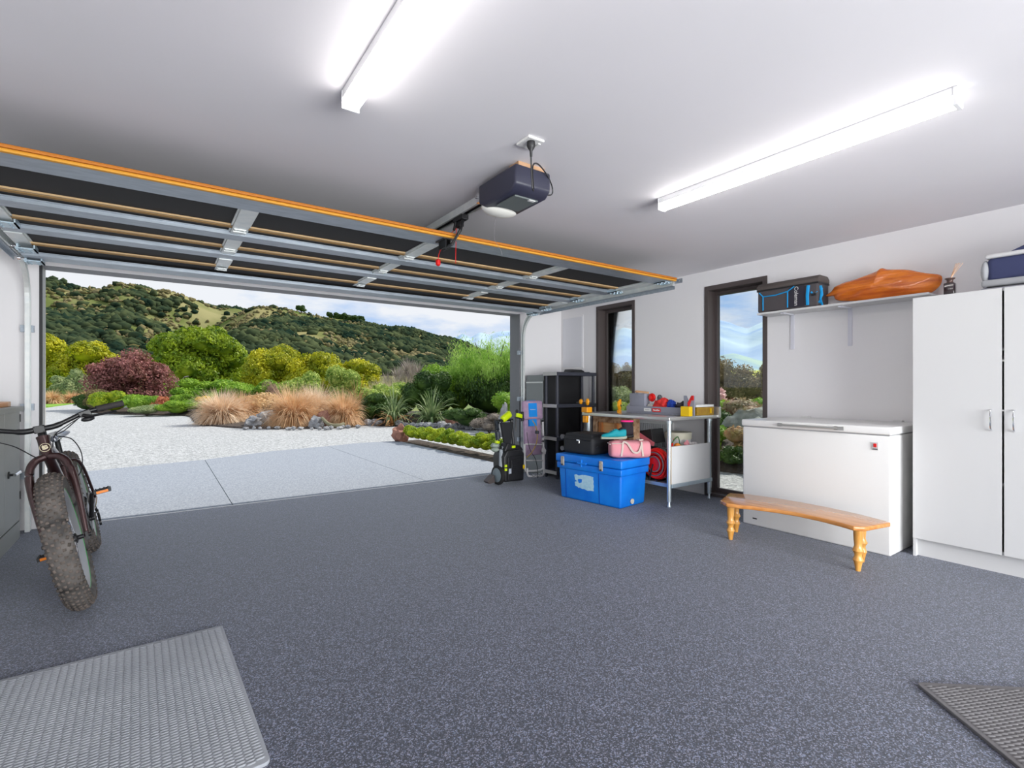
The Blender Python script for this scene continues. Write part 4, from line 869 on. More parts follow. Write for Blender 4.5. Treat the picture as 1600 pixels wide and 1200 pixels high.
G().obox((0.0, -0.09, 0.452), (0.05, 0.02, 0.03)).out('gauge', M_LIME, pw, bevel=0.004)
G().ell((-0.19, 0.03, 0.47), (0.055, 0.05, 0.035), 2, 0.4, 1).ell((-0.185, 0.03, 0.42), (0.045, 0.05, 0.03), 2, 0.4, 6).out('hose_nest', mat('pale_hose', (0.30, 0.36, 0.30), 0.5), pw, smooth=True)
ck = thing('electric_cord', 'yellow and black cord drooping between the pressure washer and the lounger', 'cord', (3.86, 4.93, 0.3))
G().tube(smoothpath([(3.68, 4.92, 0.31), (3.76, 4.92, 0.37), (3.83, 4.92, 0.48), (3.84, 4.92, 0.60), (3.81, 4.92, 0.70), (3.78, 4.94, 0.76)]), 0.006, 6).out('lead', mat('yellow_lead', (0.38, 0.25, 0.02), 0.5), ck, smooth=True)
G().tube(smoothpath([(3.68, 4.92, 0.62), (3.70, 4.92, 0.50), (3.74, 4.92, 0.38), (3.82, 4.93, 0.28), (3.86, 4.94, 0.15), (3.87, 4.95, 0.03)]), 0.004, 6).out('lead', M_BLACK, ck, smooth=True)
G().cyl((3.835, 4.92, 0.590), (3.84, 4.92, 0.630), 0.026, n=10).out('plug', M_DKGREY, ck, bevel=0.005)
# ================================================================ LEFT CABINET
M_SAGE = mat('grey_green_paint', (0.30, 0.31, 0.29), 0.45)
lc = thing('painted_cabinet', 'grey-green painted cabinet with black T handle against the left wall', 'cabinet', (-1.1, 4.6, 0))
bx(-1.345, -0.912, 3.80, 5.40, 0.0, 1.0).out('carcass', M_SAGE, lc, bevel=0.003)
bx(-0.912, -0.892, 3.80, 5.405, 0.0, 0.13).out('plinth', M_SAGE, lc)
for y0, y1 in ((4.93, 5.398), (4.455, 4.922), (3.98, 4.447)):
    d = bx(-0.911, -0.892, y0, y1, 0.14, 0.985).out('door', M_SAGE, lc, bevel=0.002)
bx(-1.345, -0.872, 3.78, 5.42, 0.985, 1.022).out('top', M_SAGE, lc, bevel=0.004)
kn = G().lathe([(0.026, 0), (0.026, 0.006), (0.009, 0.010), (0.009, 0.045)], (-0.892, 5.04, 0.535), 'X', 16).out('handle_rose', M_BLACK, lc, smooth=True)
G().cyl((-0.855, 5.02, 0.535), (-0.845, 5.11, 0.545), 0.010, 0.012, n=12).out('handle', M_CHROME, kn, smooth=True)
for z in (0.30, 0.90): bx(-0.905, -0.886, 5.392, 5.402, z, z+0.06).out('hinge', M_BLACKM, lc)
wd = thing('timber_board', 'varnished orange timber board lying on the painted cabinet', 'board', (-1.08, 5.1, 1.022))
bx(-1.22, -0.935, 4.55, 5.28, 1.023, 1.056).out('plank', mat('orange_varnished_board', (0.62, 0.24, 0.06), 0.4), wd, bevel=0.003)
bx(-1.22, -0.935, 5.281, 5.36, 1.023, 1.060).out('end_cap', mat('pale_end_grain', (0.75, 0.50, 0.33), 0.6), wd, bevel=0.003)

# ================================================================ FAT-TYRE BICYCLE  (local: -Y forward, Z up, leans to -X)
bk_ = thing('bicycle', 'dark brown fat tyre bicycle leaning beside the painted cabinet', 'bicycle', (-0.322, 3.50, 0.0), world=False, rot=(0, radians(-11.8), radians(3.4)))
M_TYRE = mat('dusty_tyre', (0.045, 0.042, 0.040), 0.9, col2=(0.145, 0.13, 0.118), scale=14, detail=6, lo=0.3, hi=0.7, bump=0.3, bscale=120, bdist=0.003)
M_FRM = mat('aubergine_metallic', (0.045, 0.018, 0.018), 0.28, 0.5, coat=0.6)
M_GREEN = mat('green_stripe', (0.02, 0.30, 0.05), 0.4)
def wheel(y, steer=0.0):
    Z0 = 0.372
    ty = G().torus((0, y, Z0), 0.312, 0.052, 'X', 72, 14).warp(lambda v: (v.x*1.05, v.y, v.z)).out('tyre', M_TYRE, bk_, smooth=True)
    # tread knobs in seven rows; past counting singly
    V, F = [], []
    for row, (ang, wd_, ln) in enumerate(((-68, .010, .012), (-44, .010, .016), (-20, .012, .012), (0, .014, .011), (20, .012, .012), (44, .010, .016), (68, .010, .012))):
        n = 62
        for k in range(n):
            a = 2*pi*(k + 0.5*(row % 2))/n; b = radians(ang)
            rr = 0.312 + 0.054*cos(b); c = Vector((0.0567*sin(b), rr*cos(a), rr*sin(a)))
            nrm = Vector((sin(b), cos(b)*cos(a), cos(b)*sin(a))); tg = Vector((0, -sin(a), cos(a))); sd = nrm.cross(tg)
            if row in (1, 5): tg = (tg + sd*0.35*(1 if row == 1 else -1)).normalized(); sd = nrm.cross(tg)
            i0 = len(V)
            for h, s in ((-0.004, 1.1), (0.0034, 0.8)):
                for p, q in ((-1, -1), (1, -1), (1, 1), (-1, 1)):
                    w = c + nrm*h + sd*(p*wd_*0.55*s) + tg*(q*ln*0.5*s); V.append((w.x, w.y + y, w.z + Z0))
            F += [(i0+4, i0+5, i0+6, i0+7), (i0, i0+1, i0+5, i0+4), (i0+1, i0+2, i0+6, i0+5), (i0+2, i0+3, i0+7, i0+6), (i0+3, i0, i0+4, i0+7)]
    link('tread', np_mesh('tread', V, F), mat('tyre_knob', (0.060, 0.050, 0.042), 0.9, col2=(0.13, 0.105, 0.09), scale=18), ty, kind='stuff')
    rm = G().lathe([(0.262, -0.038), (0.272, -0.041), (0.278, -0.036), (0.250, -0.020), (0.246, 0.0), (0.250, 0.020), (0.278, 0.036), (0.272, 0.041), (0.262, 0.038), (0.236, 0.018), (0.230, 0.0), (0.236, -0.018)], (0, y, Z0), 'X', 64)
    rm = G()
    prof = [(0.262, -0.038), (0.274, -0.041), (0.280, -0.036), (0.252, -0.018), (0.252, 0.018), (0.280, 0.036), (0.274, 0.041), (0.262, 0.038), (0.234, 0.016), (0.234, -0.016)]
    rings = []
    for i in range(64):
        a = 2*pi*i/64; rings.append([rm.bm.verts.new((x, y + r*cos(a), Z0 + r*sin(a))) for r, x in prof])
    for i in range(64):
        A, B = rings[i], rings[(i+1) % 64]
        for k in range(len(prof)): rm.bm.faces.new((A[k], A[(k+1) % len(prof)], B[(k+1) % len(prof)], B[k]))
    rim = rm.out('rim', mat('grey_alloy_rim', (0.36, 0.36, 0.37), 0.4, 0.5), bk_, smooth=True)
    G().torus((0.040, y, Z0), 0.271, 0.0022, 'X', 64, 5).torus((-0.040, y, Z0), 0.271, 0.0022, 'X', 64, 5).out('rim_line', M_GREEN, rim)
    sp = G()
    for k in range(32):
        a = 2*pi*k/32; s = 1 if k % 2 else -1; a2 = a + (0.5 if (k//2) % 2 else -0.5)
        sp.cyl((s*0.034, y + 0.024*cos(a2), Z0 + 0.024*sin(a2)), (s*0.010, y + 0.236*cos(a), Z0 + 0.236*sin(a)), 0.0012, n=4)
    props(sp.out('spokes', M_CHROME, rim), kind='stuff')
    hb = G().lathe([(0.012, -0.068), (0.012, -0.045), (0.027, -0.040), (0.027, -0.032), (0.016, -0.028), (0.016, 0.028), (0.027, 0.032), (0.027, 0.040), (0.012, 0.045), (0.012, 0.068)], (0, y, Z0), 'X', 18).out('hub', M_BLACKM, bk_, smooth=True)
    G().torus((-0.052, y, Z0), 0.072, 0.006, 'X', 28, 4).out('brake_disc', M_STEEL, hb)
    return ty
wheel(0.0); wheel(1.14)
# fork: wide crown arching over the tyre
AX = lambda z: 0.035 + (z-0.372)*0.36      # steering axis
g = G()
for s in (-1, 1):
    g.tube(smoothpath([(s*0.082, 0.0, 0.372), (s*0.086, 0.035, 0.50), (s*0.088, 0.085, 0.66), (s*0.078, 0.125, 0.755), (s*0.050, 0.155, 0.800), (s*0.010, 0.172, 0.812)], 6), [0.012 + 0.007*min(1, i/14) for i in range(31)], 12)
g.out('fork', M_FRM, bk_, smooth=True)
g = G()
for s in (-1, 1): g.obox((s*0.082, 0.0, 0.372), (0.012, 0.035, 0.045)); g.cyl((s*0.075, 0, 0.372), (s*0.10, 0, 0.372), 0.010, n=10)
g.cyl((-0.10, 0, 0.372), (0.10, 0, 0.372), 0.006, n=8); g.out('dropout', M_BLACKM, bk_)
G().obox((-0.080, 0.055, 0.435), (0.024, 0.035, 0.055)).out('brake_caliper', M_BLACKM, bk_, bevel=0.004)
g = G().tube([(0, AX(0.800), 0.800), (0, AX(0.82), 0.82), (0, AX(0.90), 0.90), (0, AX(0.918), 0.918)], [0.029, 0.026, 0.027, 0.030], 18)
g.out('head_tube', M_FRM, bk_, smooth=True)
# round cream badge with a curling leaf on the head tube
hd = Vector((0, AX(0.862)-0.0275, 0.862)); tilt = math.atan(0.36)
bg = G()
bg.torus((0, 0, 0), 0.0215, 0.0016, 'Y', 30, 5)
for (cx, cz, rx, rz) in ((-0.008, 0.004, 0.005, 0.009), (0.003, 0.008, 0.009, 0.004), (0.009, -0.002, 0.005, 0.006), (-0.002, -0.007, 0.010, 0.004), (0.0, 0.0, 0.004, 0.004)):
    bg.ell((cx, 0, cz), (rx, 0.0015, rz), 2)
bg.warp(lambda v: Vector((v.x, hd.y + v.y + v.z*0.36 + 0.004*(v.x/0.02)**2, hd.z + v.z)))
bg.out('head_badge', mat('cream_badge', (0.62, 0.55, 0.38), 0.4), bk_, smooth=True, label='round cream badge')
g = G().tube([(0, AX(0.918), 0.918), (0, AX(0.975), 0.975)], 0.019, 14); g.tube([(0, AX(0.95), 0.95), (0, AX(0.95)-0.055, 0.962)], 0.020, 12); g.obox((0, AX(0.95)-0.065, 0.964), (0.046, 0.028, 0.040))
for sx in (-0.018, 0.018): 
    for sz in (-0.016, 0.016): g.cyl((sx, AX(0.95)-0.088, 0.964+sz), (sx, AX(0.95)-0.08, 0.964+sz), 0.004, n=6)
g.out('stem', M_BLACKM, bk_, bevel=0.003)
BY = AX(0.95)-0.062; BZ_ = 0.965
for s in (-1, 1):
    pts = smoothpath([(0, BY, BZ_), (s*0.06, BY, BZ_), (s*0.12, BY+0.004, BZ_+0.018), (s*0.19, BY+0.012, BZ_+0.042), (s*0.25, BY+0.022, BZ_+0.050), (s*0.365, BY+0.048, BZ_+0.055)], 5)
    G().tube(pts, [0.0155 if abs(p.x) < 0.09 else 0.0125 for p in pts], 10).out('handlebar', M_BLACKM, bk_, smooth=True)
    gr = G().tube([(s*0.25, BY+0.022, BZ_+0.050), (s*0.262, BY+0.025, BZ_+0.051), (s*0.365, BY+0.048, BZ_+0.055), (s*0.375, BY+0.05, BZ_+0.0555)], [0.019, 0.0175, 0.0175, 0.019], 12).out('grip', mat('rubber_grip', (0.030, 0.026, 0.026), 0.8), bk_, smooth=True)
    g = G().obox((s*0.20, BY+0.0, BZ_+0.035), (0.05, 0.035, 0.032), (0, -s*0.2, 0)); g.tube(smoothpath([(s*0.19, BY-0.02, BZ_+0.03), (s*0.22, BY-0.045, BZ_+0.020), (s*0.28, BY-0.048, BZ_+0.020), (s*0.335, BY-0.030, BZ_+0.022)]), [0.010]*6+[0.007]*13, 7)
    g.out('brake_lever', M_BLACKM, bk_, smooth=True)
    g = G().ell((s*0.205, BY-0.01, BZ_+0.005), (0.032, 0.026, 0.014), 2); g.out('shifter', M_BLACK, bk_, smooth=True)
cb_ = G().tube(smoothpath([(0.18, BY-0.02, BZ_+0.028), (0.10, BY-0.05, BZ_-0.03), (0.06, BY-0.03, BZ_-0.05), (0.115, BY+0.02, BZ_-0.09), (0.135, BY+0.06, BZ_-0.19), (0.10, BY+0.10, BZ_-0.30), (0.02, BY+0.12, BZ_-0.33)], 8), 0.0028, 6)
cb_.tube(smoothpath([(-0.19, BY-0.02, BZ_+0.02), (-0.17, BY-0.09, BZ_-0.01), (-0.10, BY-0.10, BZ_-0.06), (-0.05, BY-0.05, BZ_-0.13), (-0.02, BY-0.02, BZ_-0.17)], 8), 0.0028, 6)
cb_.tube(smoothpath([(0.19, BY-0.01, BZ_+0.03), (0.11, BY-0.02, BZ_-0.01), (0.05, BY+0.03, BZ_-0.05), (0.02, BY+0.12, BZ_-0.12)], 8), 0.0026, 6)
cb_.out('cables', M_BLACK, bk_, smooth=True)
# frame triangle and stays
BBp = (0, 0.715, 0.315); ST = (0, 0.845, 0.735)
g = G().tube([(0, AX(0.895), 0.895), (0, 0.52, 0.80), (0, 0.80, 0.70)], [0.020, 0.021, 0.019], 12).out('top_tube', M_FRM, bk_, smooth=True)
G().tube([(0, AX(0.83), 0.83), (0, 0.45, 0.60), BBp], [0.024, 0.028, 0.026], 14).out('down_tube', M_FRM, bk_, smooth=True)
G().tube([BBp, ST], [0.021, 0.018], 12).out('seat_tube', M_FRM, bk_, smooth=True)
for s in (-1, 1):
    G().tube(smoothpath([(s*0.03, 0.735, 0.32), (s*0.068, 0.80, 0.335), (s*0.088, 0.95, 0.355), (s*0.092, 1.14, 0.372)]), 0.0105, 8).out('chainstay', M_FRM, bk_, smooth=True)
    G().tube(smoothpath([(s*0.022, 0.840, 0.70), (s*0.066, 0.87, 0.69), (s*0.086, 0.95, 0.61), (s*0.092, 1.14, 0.372)]), 0.009, 8).out('seatstay', M_FRM, bk_, smooth=True)
G().cyl((0, 0.845, 0.735), (0, 0.872, 0.845), 0.0145, n=12).out('seat_post', M_BLACKM, bk_, smooth=True)
G().cyl((0, 0.842, 0.722), (0, 0.848, 0.742), 0.022, n=14).obox((0, 0.870, 0.730), (0.03, 0.02, 0.016)).out('seat_clamp', M_BLACKM, bk_)
# saddle, nose forward
bmv = G(); rings = []
for (y, w, z) in ((0.700, 0.010, 0.868), (0.715, 0.020, 0.874), (0.79, 0.026, 0.876), (0.86, 0.045, 0.876), (0.92, 0.070, 0.882), (0.965, 0.074, 0.888), (0.985, 0.055, 0.886)):
    rings.append([bmv.bm.verts.new((w*cos(a), y, z + (0.014 if sin(a) > 0 else 0.024)*sin(a) - 0.010*abs(cos(a)))) for a in [2*pi*k/14 for k in range(14)]])
for a, b in zip(rings, rings[1:]):
    for i in range(14): bmv.bm.faces.new((a[i], a[(i+1) % 14], b[(i+1) % 14], b[i]))
bmv.bm.faces.new(rings[0][::-1]); bmv.bm.faces.new(rings[-1]); bmv.out('saddle', mat('grey_vinyl', (0.10, 0.11, 0.14), 0.22, coat=0.4), bk_, smooth=True, sub=1)
G().tube([(-0.02, 0.75, 0.862), (-0.02, 0.82, 0.845), (-0.02, 0.93, 0.848), (-0.03, 0.96, 0.865)], 0.0035, 6).tube([(0.02, 0.75, 0.862), (0.02, 0.82, 0.845), (0.02, 0.93, 0.848), (0.03, 0.96, 0.865)], 0.0035, 6).out('saddle_rail', M_CHROME, bk_)
# cranks, chainring, pedals: the +X pedal is up, the -X pedal down
cr_ = G().lathe([(0.060, -0.003), (0.072, -0.002), (0.072, 0.002), (0.060, 0.003)], (0.058, 0.715, 0.315), 'X', 30)
for k in range(30):
    a = 2*pi*k/30; cr_.obox((0.058, 0.715+0.074*cos(a), 0.315+0.074*sin(a)), (0.004, 0.007, 0.007), (a, 0, 0))
cr_.out('chainring', M_BLACKM, bk_)
for s, up in ((1, 1), (-1, -1)):
    tip = (s*0.105, 0.715-0.045*up, 0.315+0.165*up)
    ca = G().tube([(s*0.070, 0.715, 0.315), tip], [0.013, 0.010], 8).cyl((s*0.03, 0.715, 0.315), (s*0.085, 0.715, 0.315), 0.015, n=12).out('crank', M_BLACKM, bk_)
    px = 0.16 if s > 0 else -0.185; py, pz = tip[1], tip[2]
    g = G().cyl((s*0.10, py, pz), (px+s*0.045, py, pz), 0.007, n=8)
    for yy in (-0.034, 0.034): g.obox((px, py+yy, pz), (0.088, 0.012, 0.022))
    for xx in (-0.038, 0.038): g.obox((px+xx, py, pz), (0.012, 0.07, 0.022))
    for k in range(4): g.obox((px-0.032+k*0.021, py-0.034, pz+0.013), (0.006, 0.010, 0.006)); g.obox((px-0.032+k*0.021, py+0.034, pz+0.013), (0.006, 0.010, 0.006))
    pd = g.out('pedal', M_BLACK, ca, bevel=0.002)
    # reflectors on the pedal edges
    G().obox((px, py-0.0415, pz), (0.060, 0.004, 0.016)).obox((px, py+0.0415, pz), (0.060, 0.004, 0.016)).out('reflector', mat('amber_reflector', (0.85, 0.22, 0.0), 0.3), bk_)
g = G()
for dz, dy in ((0.073, 0), (-0.073, 0)): g.tube([(0.058, 0.715, 0.315+dz), (0.058, 1.14, 0.372+dz*0.5)], 0.004, 5)
g.lathe([(0.02, -0.012), (0.048, -0.010), (0.052, 0.0), (0.034, 0.012), (0.02, 0.014)], (0.060, 1.14, 0.372), 'X', 20)
g.out('chain', mat('chain_steel', (0.18, 0.17, 0.16), 0.4, 0.8), bk_)
g = G().tube([(0.072, 1.15, 0.33), (0.082, 1.16, 0.25), (0.082, 1.14, 0.20)], 0.009, 6).cyl((0.075, 1.16, 0.26), (0.088, 1.16, 0.26), 0.022, n=14).cyl((0.075, 1.14, 0.19), (0.088, 1.14, 0.19), 0.022, n=14)
g.out('rear_derailleur', M_BLACKM, bk_)
# kickstand on the left holds it up
G().tube([(-0.055, 0.80, 0.31), (-0.13, 0.86, 0.17), (-0.20, 0.92, 0.05)], 0.009, 8).out('kickstand', M_BLACKM, bk_, smooth=True)

# ================================================================ RUBBER MATS
M_MAT = mat('grey_rubber', (0.24, 0.255, 0.28), 0.6, col2=(0.30, 0.315, 0.34), scale=2.2, detail=5)
def rubber_mat(label, corner, rz, w, h, m, pitch, group):
    t = thing('rubber_mat', label, 'mat', corner, rz, world=False)
    r = 0.02; pts = []
    for cx, cy, a0 in ((w-r, -r, 90), (w-r, -h+r, 0), (r, -h+r, -90), (r, -r, -180)):
        for k in range(5): a = radians(a0 - k*22.5); pts.append((cx+r*cos(a), cy+r*sin(a)))
    G().prism(pts, 'Z', 0.0, 0.012).out('base', m, t, bevel=0.002)
    # raised interlocking lozenges: thousands, past counting
    V, F = [], []
    px, py = pitch
    nx, ny = int((w-0.03)/px), int((h-0.03)/py)
    L0 = np.array([(-.60, 0), (-.32, .31), (.32, .31), (.60, 0), (.32, -.31), (-.32, -.31)])
    for i in range(nx):
        for j in range(ny):
            cx = 0.018 + px*(i+0.5); cy = -0.018 - py*(j+0.5 + 0.5*(i % 2)); s = 1 if i % 2 else -1
            if cy < -h+0.016: continue
            i0 = len(V)
            for z, k in ((0.0115, 1.0), (0.0146, 0.86)):
                for x, y in L0: V.append((cx + x*px*1.0*k, cy + y*py*1.0*k, z))
            F += [(i0+k, i0+(k+1) % 6, i0+6+(k+1) % 6, i0+6+k) for k in range(6)]
            F += [(i0+6, i0+7, i0+8, i0+9), (i0+6, i0+9, i0+10, i0+11)]
    link('tread_relief', np_mesh('tread_relief', V, F), m, t, kind='stuff')
    return t
rubber_mat('large grey textured rubber mat at the lower left corner of the picture', (-0.95, 2.775, 0), radians(1.7), 1.20, 1.11, M_MAT, (0.026, 0.0155), None)
rubber_mat('brown-grey rubber mat whose corner shows at the lower right', (2.43, 0.70, 0), radians(-40.0), 0.95, 0.80, mat('brown_grey_rubber', (0.105, 0.098, 0.100), 0.65, col2=(0.135, 0.13, 0.135), scale=3, detail=5), (0.026, 0.0155), None)
# ================================================================ OUTDOORS
def leafmat(name, a, b, scale=3.0, tr=0.28, rough=0.55, lo=0.35, hi=0.65): return mat(name, a, rough, col2=b, scale=scale, detail=4, trans=tr, lo=lo, hi=hi, spec=0.3)
L_OAK = leafmat('leaf_mid_green', (0.10, 0.19, 0.010), (0.36, 0.46, 0.02), 1.2)
L_YEL = leafmat('leaf_yellow_green', (0.22, 0.27, 0.008), (0.62, 0.58, 0.02), 1.0)
L_BURG = leafmat('leaf_burgundy', (0.14, 0.060, 0.035), (0.48, 0.20, 0.19), 2.6)
L_PALE = leafmat('leaf_pale_sage', (0.22, 0.30, 0.13), (0.42, 0.48, 0.22), 2.0)
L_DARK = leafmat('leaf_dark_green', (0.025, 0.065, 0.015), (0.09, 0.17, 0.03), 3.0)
L_BRT = leafmat('leaf_bright_green', (0.14, 0.30, 0.02), (0.34, 0.52, 0.05), 2.5)
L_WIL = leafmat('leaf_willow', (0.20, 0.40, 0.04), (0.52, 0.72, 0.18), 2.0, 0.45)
L_HEB = leafmat('leaf_round_shrub', (0.12, 0.24, 0.02), (0.62, 0.72, 0.18), 7.0)
L_BOX = leafmat('leaf_box_hedge', (0.16, 0.28, 0.01), (0.50, 0.58, 0.03), 5.0)
L_GOLD = leafmat('leaf_golden', (0.65, 0.42, 0.0), (0.85, 0.66, 0.03), 4.0)
L_RED = leafmat('leaf_rust', (0.50, 0.14, 0.07), (0.66, 0.28, 0.14), 5.0)
L_PINKF = leafmat('petal_pink', (0.72, 0.38, 0.38), (0.85, 0.60, 0.58), 6.0)
L_BRN = leafmat('leaf_brown_green', (0.13, 0.12, 0.04), (0.30, 0.22, 0.10), 1.8)
L_GREY = leafmat('twig_grey', (0.32, 0.26, 0.24), (0.46, 0.40, 0.36), 3.0, 0.2)
L_CREAM = leafmat('bract_cream', (0.66, 0.42, 0.20), (0.82, 0.62, 0.34), 6.0)
L_TUS = leafmat('tussock_tan', (0.60, 0.36, 0.17), (0.90, 0.66, 0.42), 3.5, 0.40)
L_TUS2 = leafmat('tussock_pale', (0.70, 0.50, 0.32), (0.95, 0.80, 0.62), 3.5, 0.45)
L_FLAX = leafmat('flax_green', (0.08, 0.16, 0.05), (0.38, 0.46, 0.22), 4.0, 0.25, 0.4)
L_FLAXO = leafmat('flax_bronze', (0.22, 0.10, 0.04), (0.60, 0.34, 0.14), 4.0, 0.25, 0.4)
M_BARK = mat('bark', (0.06, 0.045, 0.035), 0.9, col2=(0.13, 0.10, 0.08), scale=8)
M_MULCH = mat('bark_mulch', (0.035, 0.026, 0.020), 0.95, col2=(0.10, 0.075, 0.06), scale=12, detail=8, bump=0.9, bscale=30, bdist=0.03)
M_STONE = mat('pale_stone', (0.20, 0.20, 0.21), 0.85, col2=(0.42, 0.42, 0.42), scale=6, detail=8, bump=0.8, bscale=14, bdist=0.02)
M_STONER = mat('red_stone', (0.24, 0.10, 0.07), 0.85, col2=(0.38, 0.19, 0.13), scale=6, bump=0.8, bscale=14, bdist=0.02)
M_STONED = mat('lichen_stone', (0.13, 0.14, 0.12), 0.9, col2=(0.28, 0.30, 0.26), scale=7, detail=8, bump=0.8, bscale=14, bdist=0.02)
M_GRASS = mat('lawn_grass', (0.13, 0.30, 0.02), 0.9, col2=(0.24, 0.42, 0.04), scale=3, detail=8)
M_PASTURE = mat('pasture', (0.10, 0.17, 0.03), 0.95, col2=(0.26, 0.27, 0.08), scale=0.05, detail=8)

def leaves(blobs, n, size, asp=0.55, up=0.0, rs=RS, shell=(0.80, 1.08)):
    """quads scattered over ellipsoids: blobs = [(centre, radii)]"""
    w = np.array([r[0]*r[1] + r[0]*r[2] for c, r in blobs]); w = w/w.sum()
    idx = rs.choice(len(blobs), n, p=w)
    C = np.array([b[0] for b in blobs])[idx]; Rr = np.array([b[1] for b in blobs])[idx]
    d = rs.normal(size=(n, 3)); d[:, 2] = np.where(d[:, 2] < -0.3*np.abs(d[:, 0]), -d[:, 2]*0.7, d[:, 2]); d /= np.linalg.norm(d, axis=1)[:, None]
    k = rs.uniform(shell[0], shell[1], n)[:, None]
    P = C + d*Rr*k
    nr = d/Rr; nr /= np.linalg.norm(nr, axis=1)[:, None]; nr = nr + rs.normal(size=(n, 3))*0.55; nr /= np.linalg.norm(nr, axis=1)[:, None]
    t = np.cross(nr, rs.normal(size=(n, 3)) + np.array([0, 0, up])); 
    if up: t = np.cross(nr, np.cross(nr, np.array([0, 0, 1.0]) + rs.normal(size=(n, 3))*0.3))
    t /= np.linalg.norm(t, axis=1)[:, None] + 1e-9
    b = np.cross(nr, t); s = (size*rs.uniform(0.6, 1.25, n))[:, None]
    P[:, 2] = np.maximum(P[:, 2], 0.02)
    V = np.stack([P - t*s*0.5, P + b*s*asp*0.5, P + t*s*0.5, P - b*s*asp*0.5], axis=1).reshape(-1, 3)
    a = np.arange(n)*4
    F = np.concatenate([np.stack([a, a+1, a+2], 1), np.stack([a, a+2, a+3], 1)])
    return V, F

_ico = {}
def ico(sub):
    if sub not in _ico:
        bm = bmesh.new(); bmesh.ops.create_icosphere(bm, subdivisions=sub, radius=1.0)
        V = np.array([v.co[:] for v in bm.verts]); F = np.array([[v.index for v in f.verts] for f in bm.faces]); bm.free(); _ico[sub] = (V, F)
    return _ico[sub]

def subblobs(c, r, n, k=0.34, rs=RS, zmin=-0.25):
    out = [(c, tuple(0.68*q for q in r))]
    for i in range(n):
        z = rs.uniform(zmin, 0.95); a = rs.uniform(0, 2*pi); h = math.sqrt(max(0, 1-z*z)); q = rs.uniform(0.62, 0.82)
        s = k*rs.uniform(0.7, 1.2)
        out.append(((c[0]+r[0]*h*cos(a)*q, c[1]+r[1]*h*sin(a)*q, c[2]+r[2]*z*q), (r[0]*s, r[1]*s, r[2]*s*0.9)))
    return out

def merge(parts):
    Vs, Fs, o = [], [], 0
    for V, F in parts:
        Vs.append(V); Fs.append(F + o); o += len(V)
    return np.concatenate(Vs), np.concatenate(Fs)

def crown(blobs, n, size, m, parent, name='foliage', asp=0.55, up=0.0, core=0.86, shell=(0.80, 1.08)):
    parts = [leaves(blobs, n, size, asp, up, shell=shell)]
    if core:
        for c, r in blobs:
            V, F = ico(2 if len(blobs) < 40 else 1); parts.append((V*np.array(r)*core + np.array(c), F))
    V, F = merge(parts); V[:, 2] = np.maximum(V[:, 2], 0.005)
    V = V - np.array(OFF[parent.name])
    o = link(name, np_mesh(name, V, F), m, parent, kind='stuff'); return o

def trunk(g, x, y, h, r, seed=0, limbs=4, spread=0.3):
    rr = random.Random(seed)
    g.tube(smoothpath([(x, y, -0.05), (x+rr.uniform(-.1, .1)*h*0.2, y, h*0.4), (x+rr.uniform(-.1, .1)*h*0.3, y, h)]), [r*(1-i*0.04) for i in range(13)], 8)
    for k in range(limbs):
        a = 2*pi*k/limbs + rr.random(); z0 = h*rr.uniform(0.4, 0.8)
        g.tube([(x, y, z0), (x+cos(a)*h*spread*0.6, y+sin(a)*h*spread*0.6, z0+h*0.25), (x+cos(a)*h*spread, y+sin(a)*h*spread, z0+h*0.55)], [r*0.5, r*0.35, r*0.15], 6)
    return g

def tree(label, x, y, w, h, m, n, size, nsub=22, z0=0.15, group=None, name='tree', k=0.34, seed=1, cat='tree'):
    t = thing(name, label, cat, (x, y, 0), group=group)
    rz = h*0.58; c = (x, y, h*0.42)
    crown(subblobs(c, (w/2, w/2, rz), nsub, k, zmin=-0.6), int(n*1.5), size, m, t, core=0.78, shell=(0.80, 1.22))
    trunk(G(), x, y, h*0.55, w*0.03, seed).out('trunk', M_BARK, t, smooth=True)
    return t

def shrub(label, x, y, w, h, m, n, size, name='shrub', group=None, nsub=9, k=0.40, asp=0.5, up=0.0, cat='shrub', wy=None, core=0.86):
    t = thing(name, label, cat, (x, y, 0), group=group)
    c = (x, y, h*0.42); crown(subblobs(c, (w/2, (wy or w)/2, h*0.56), nsub, k), n, size, m, t, asp=asp, up=up, core=core)
    g = G()
    for q in range(4):
        a = q*1.6; g.tube([(x, y, -0.04), (x+cos(a)*w*0.1, y+sin(a)*w*0.1, h*0.3), (x+cos(a)*w*0.2, y+sin(a)*w*0.2, h*0.6)], [0.02, 0.015, 0.008], 5)
    g.out('stem', M_BARK, t)
    return t

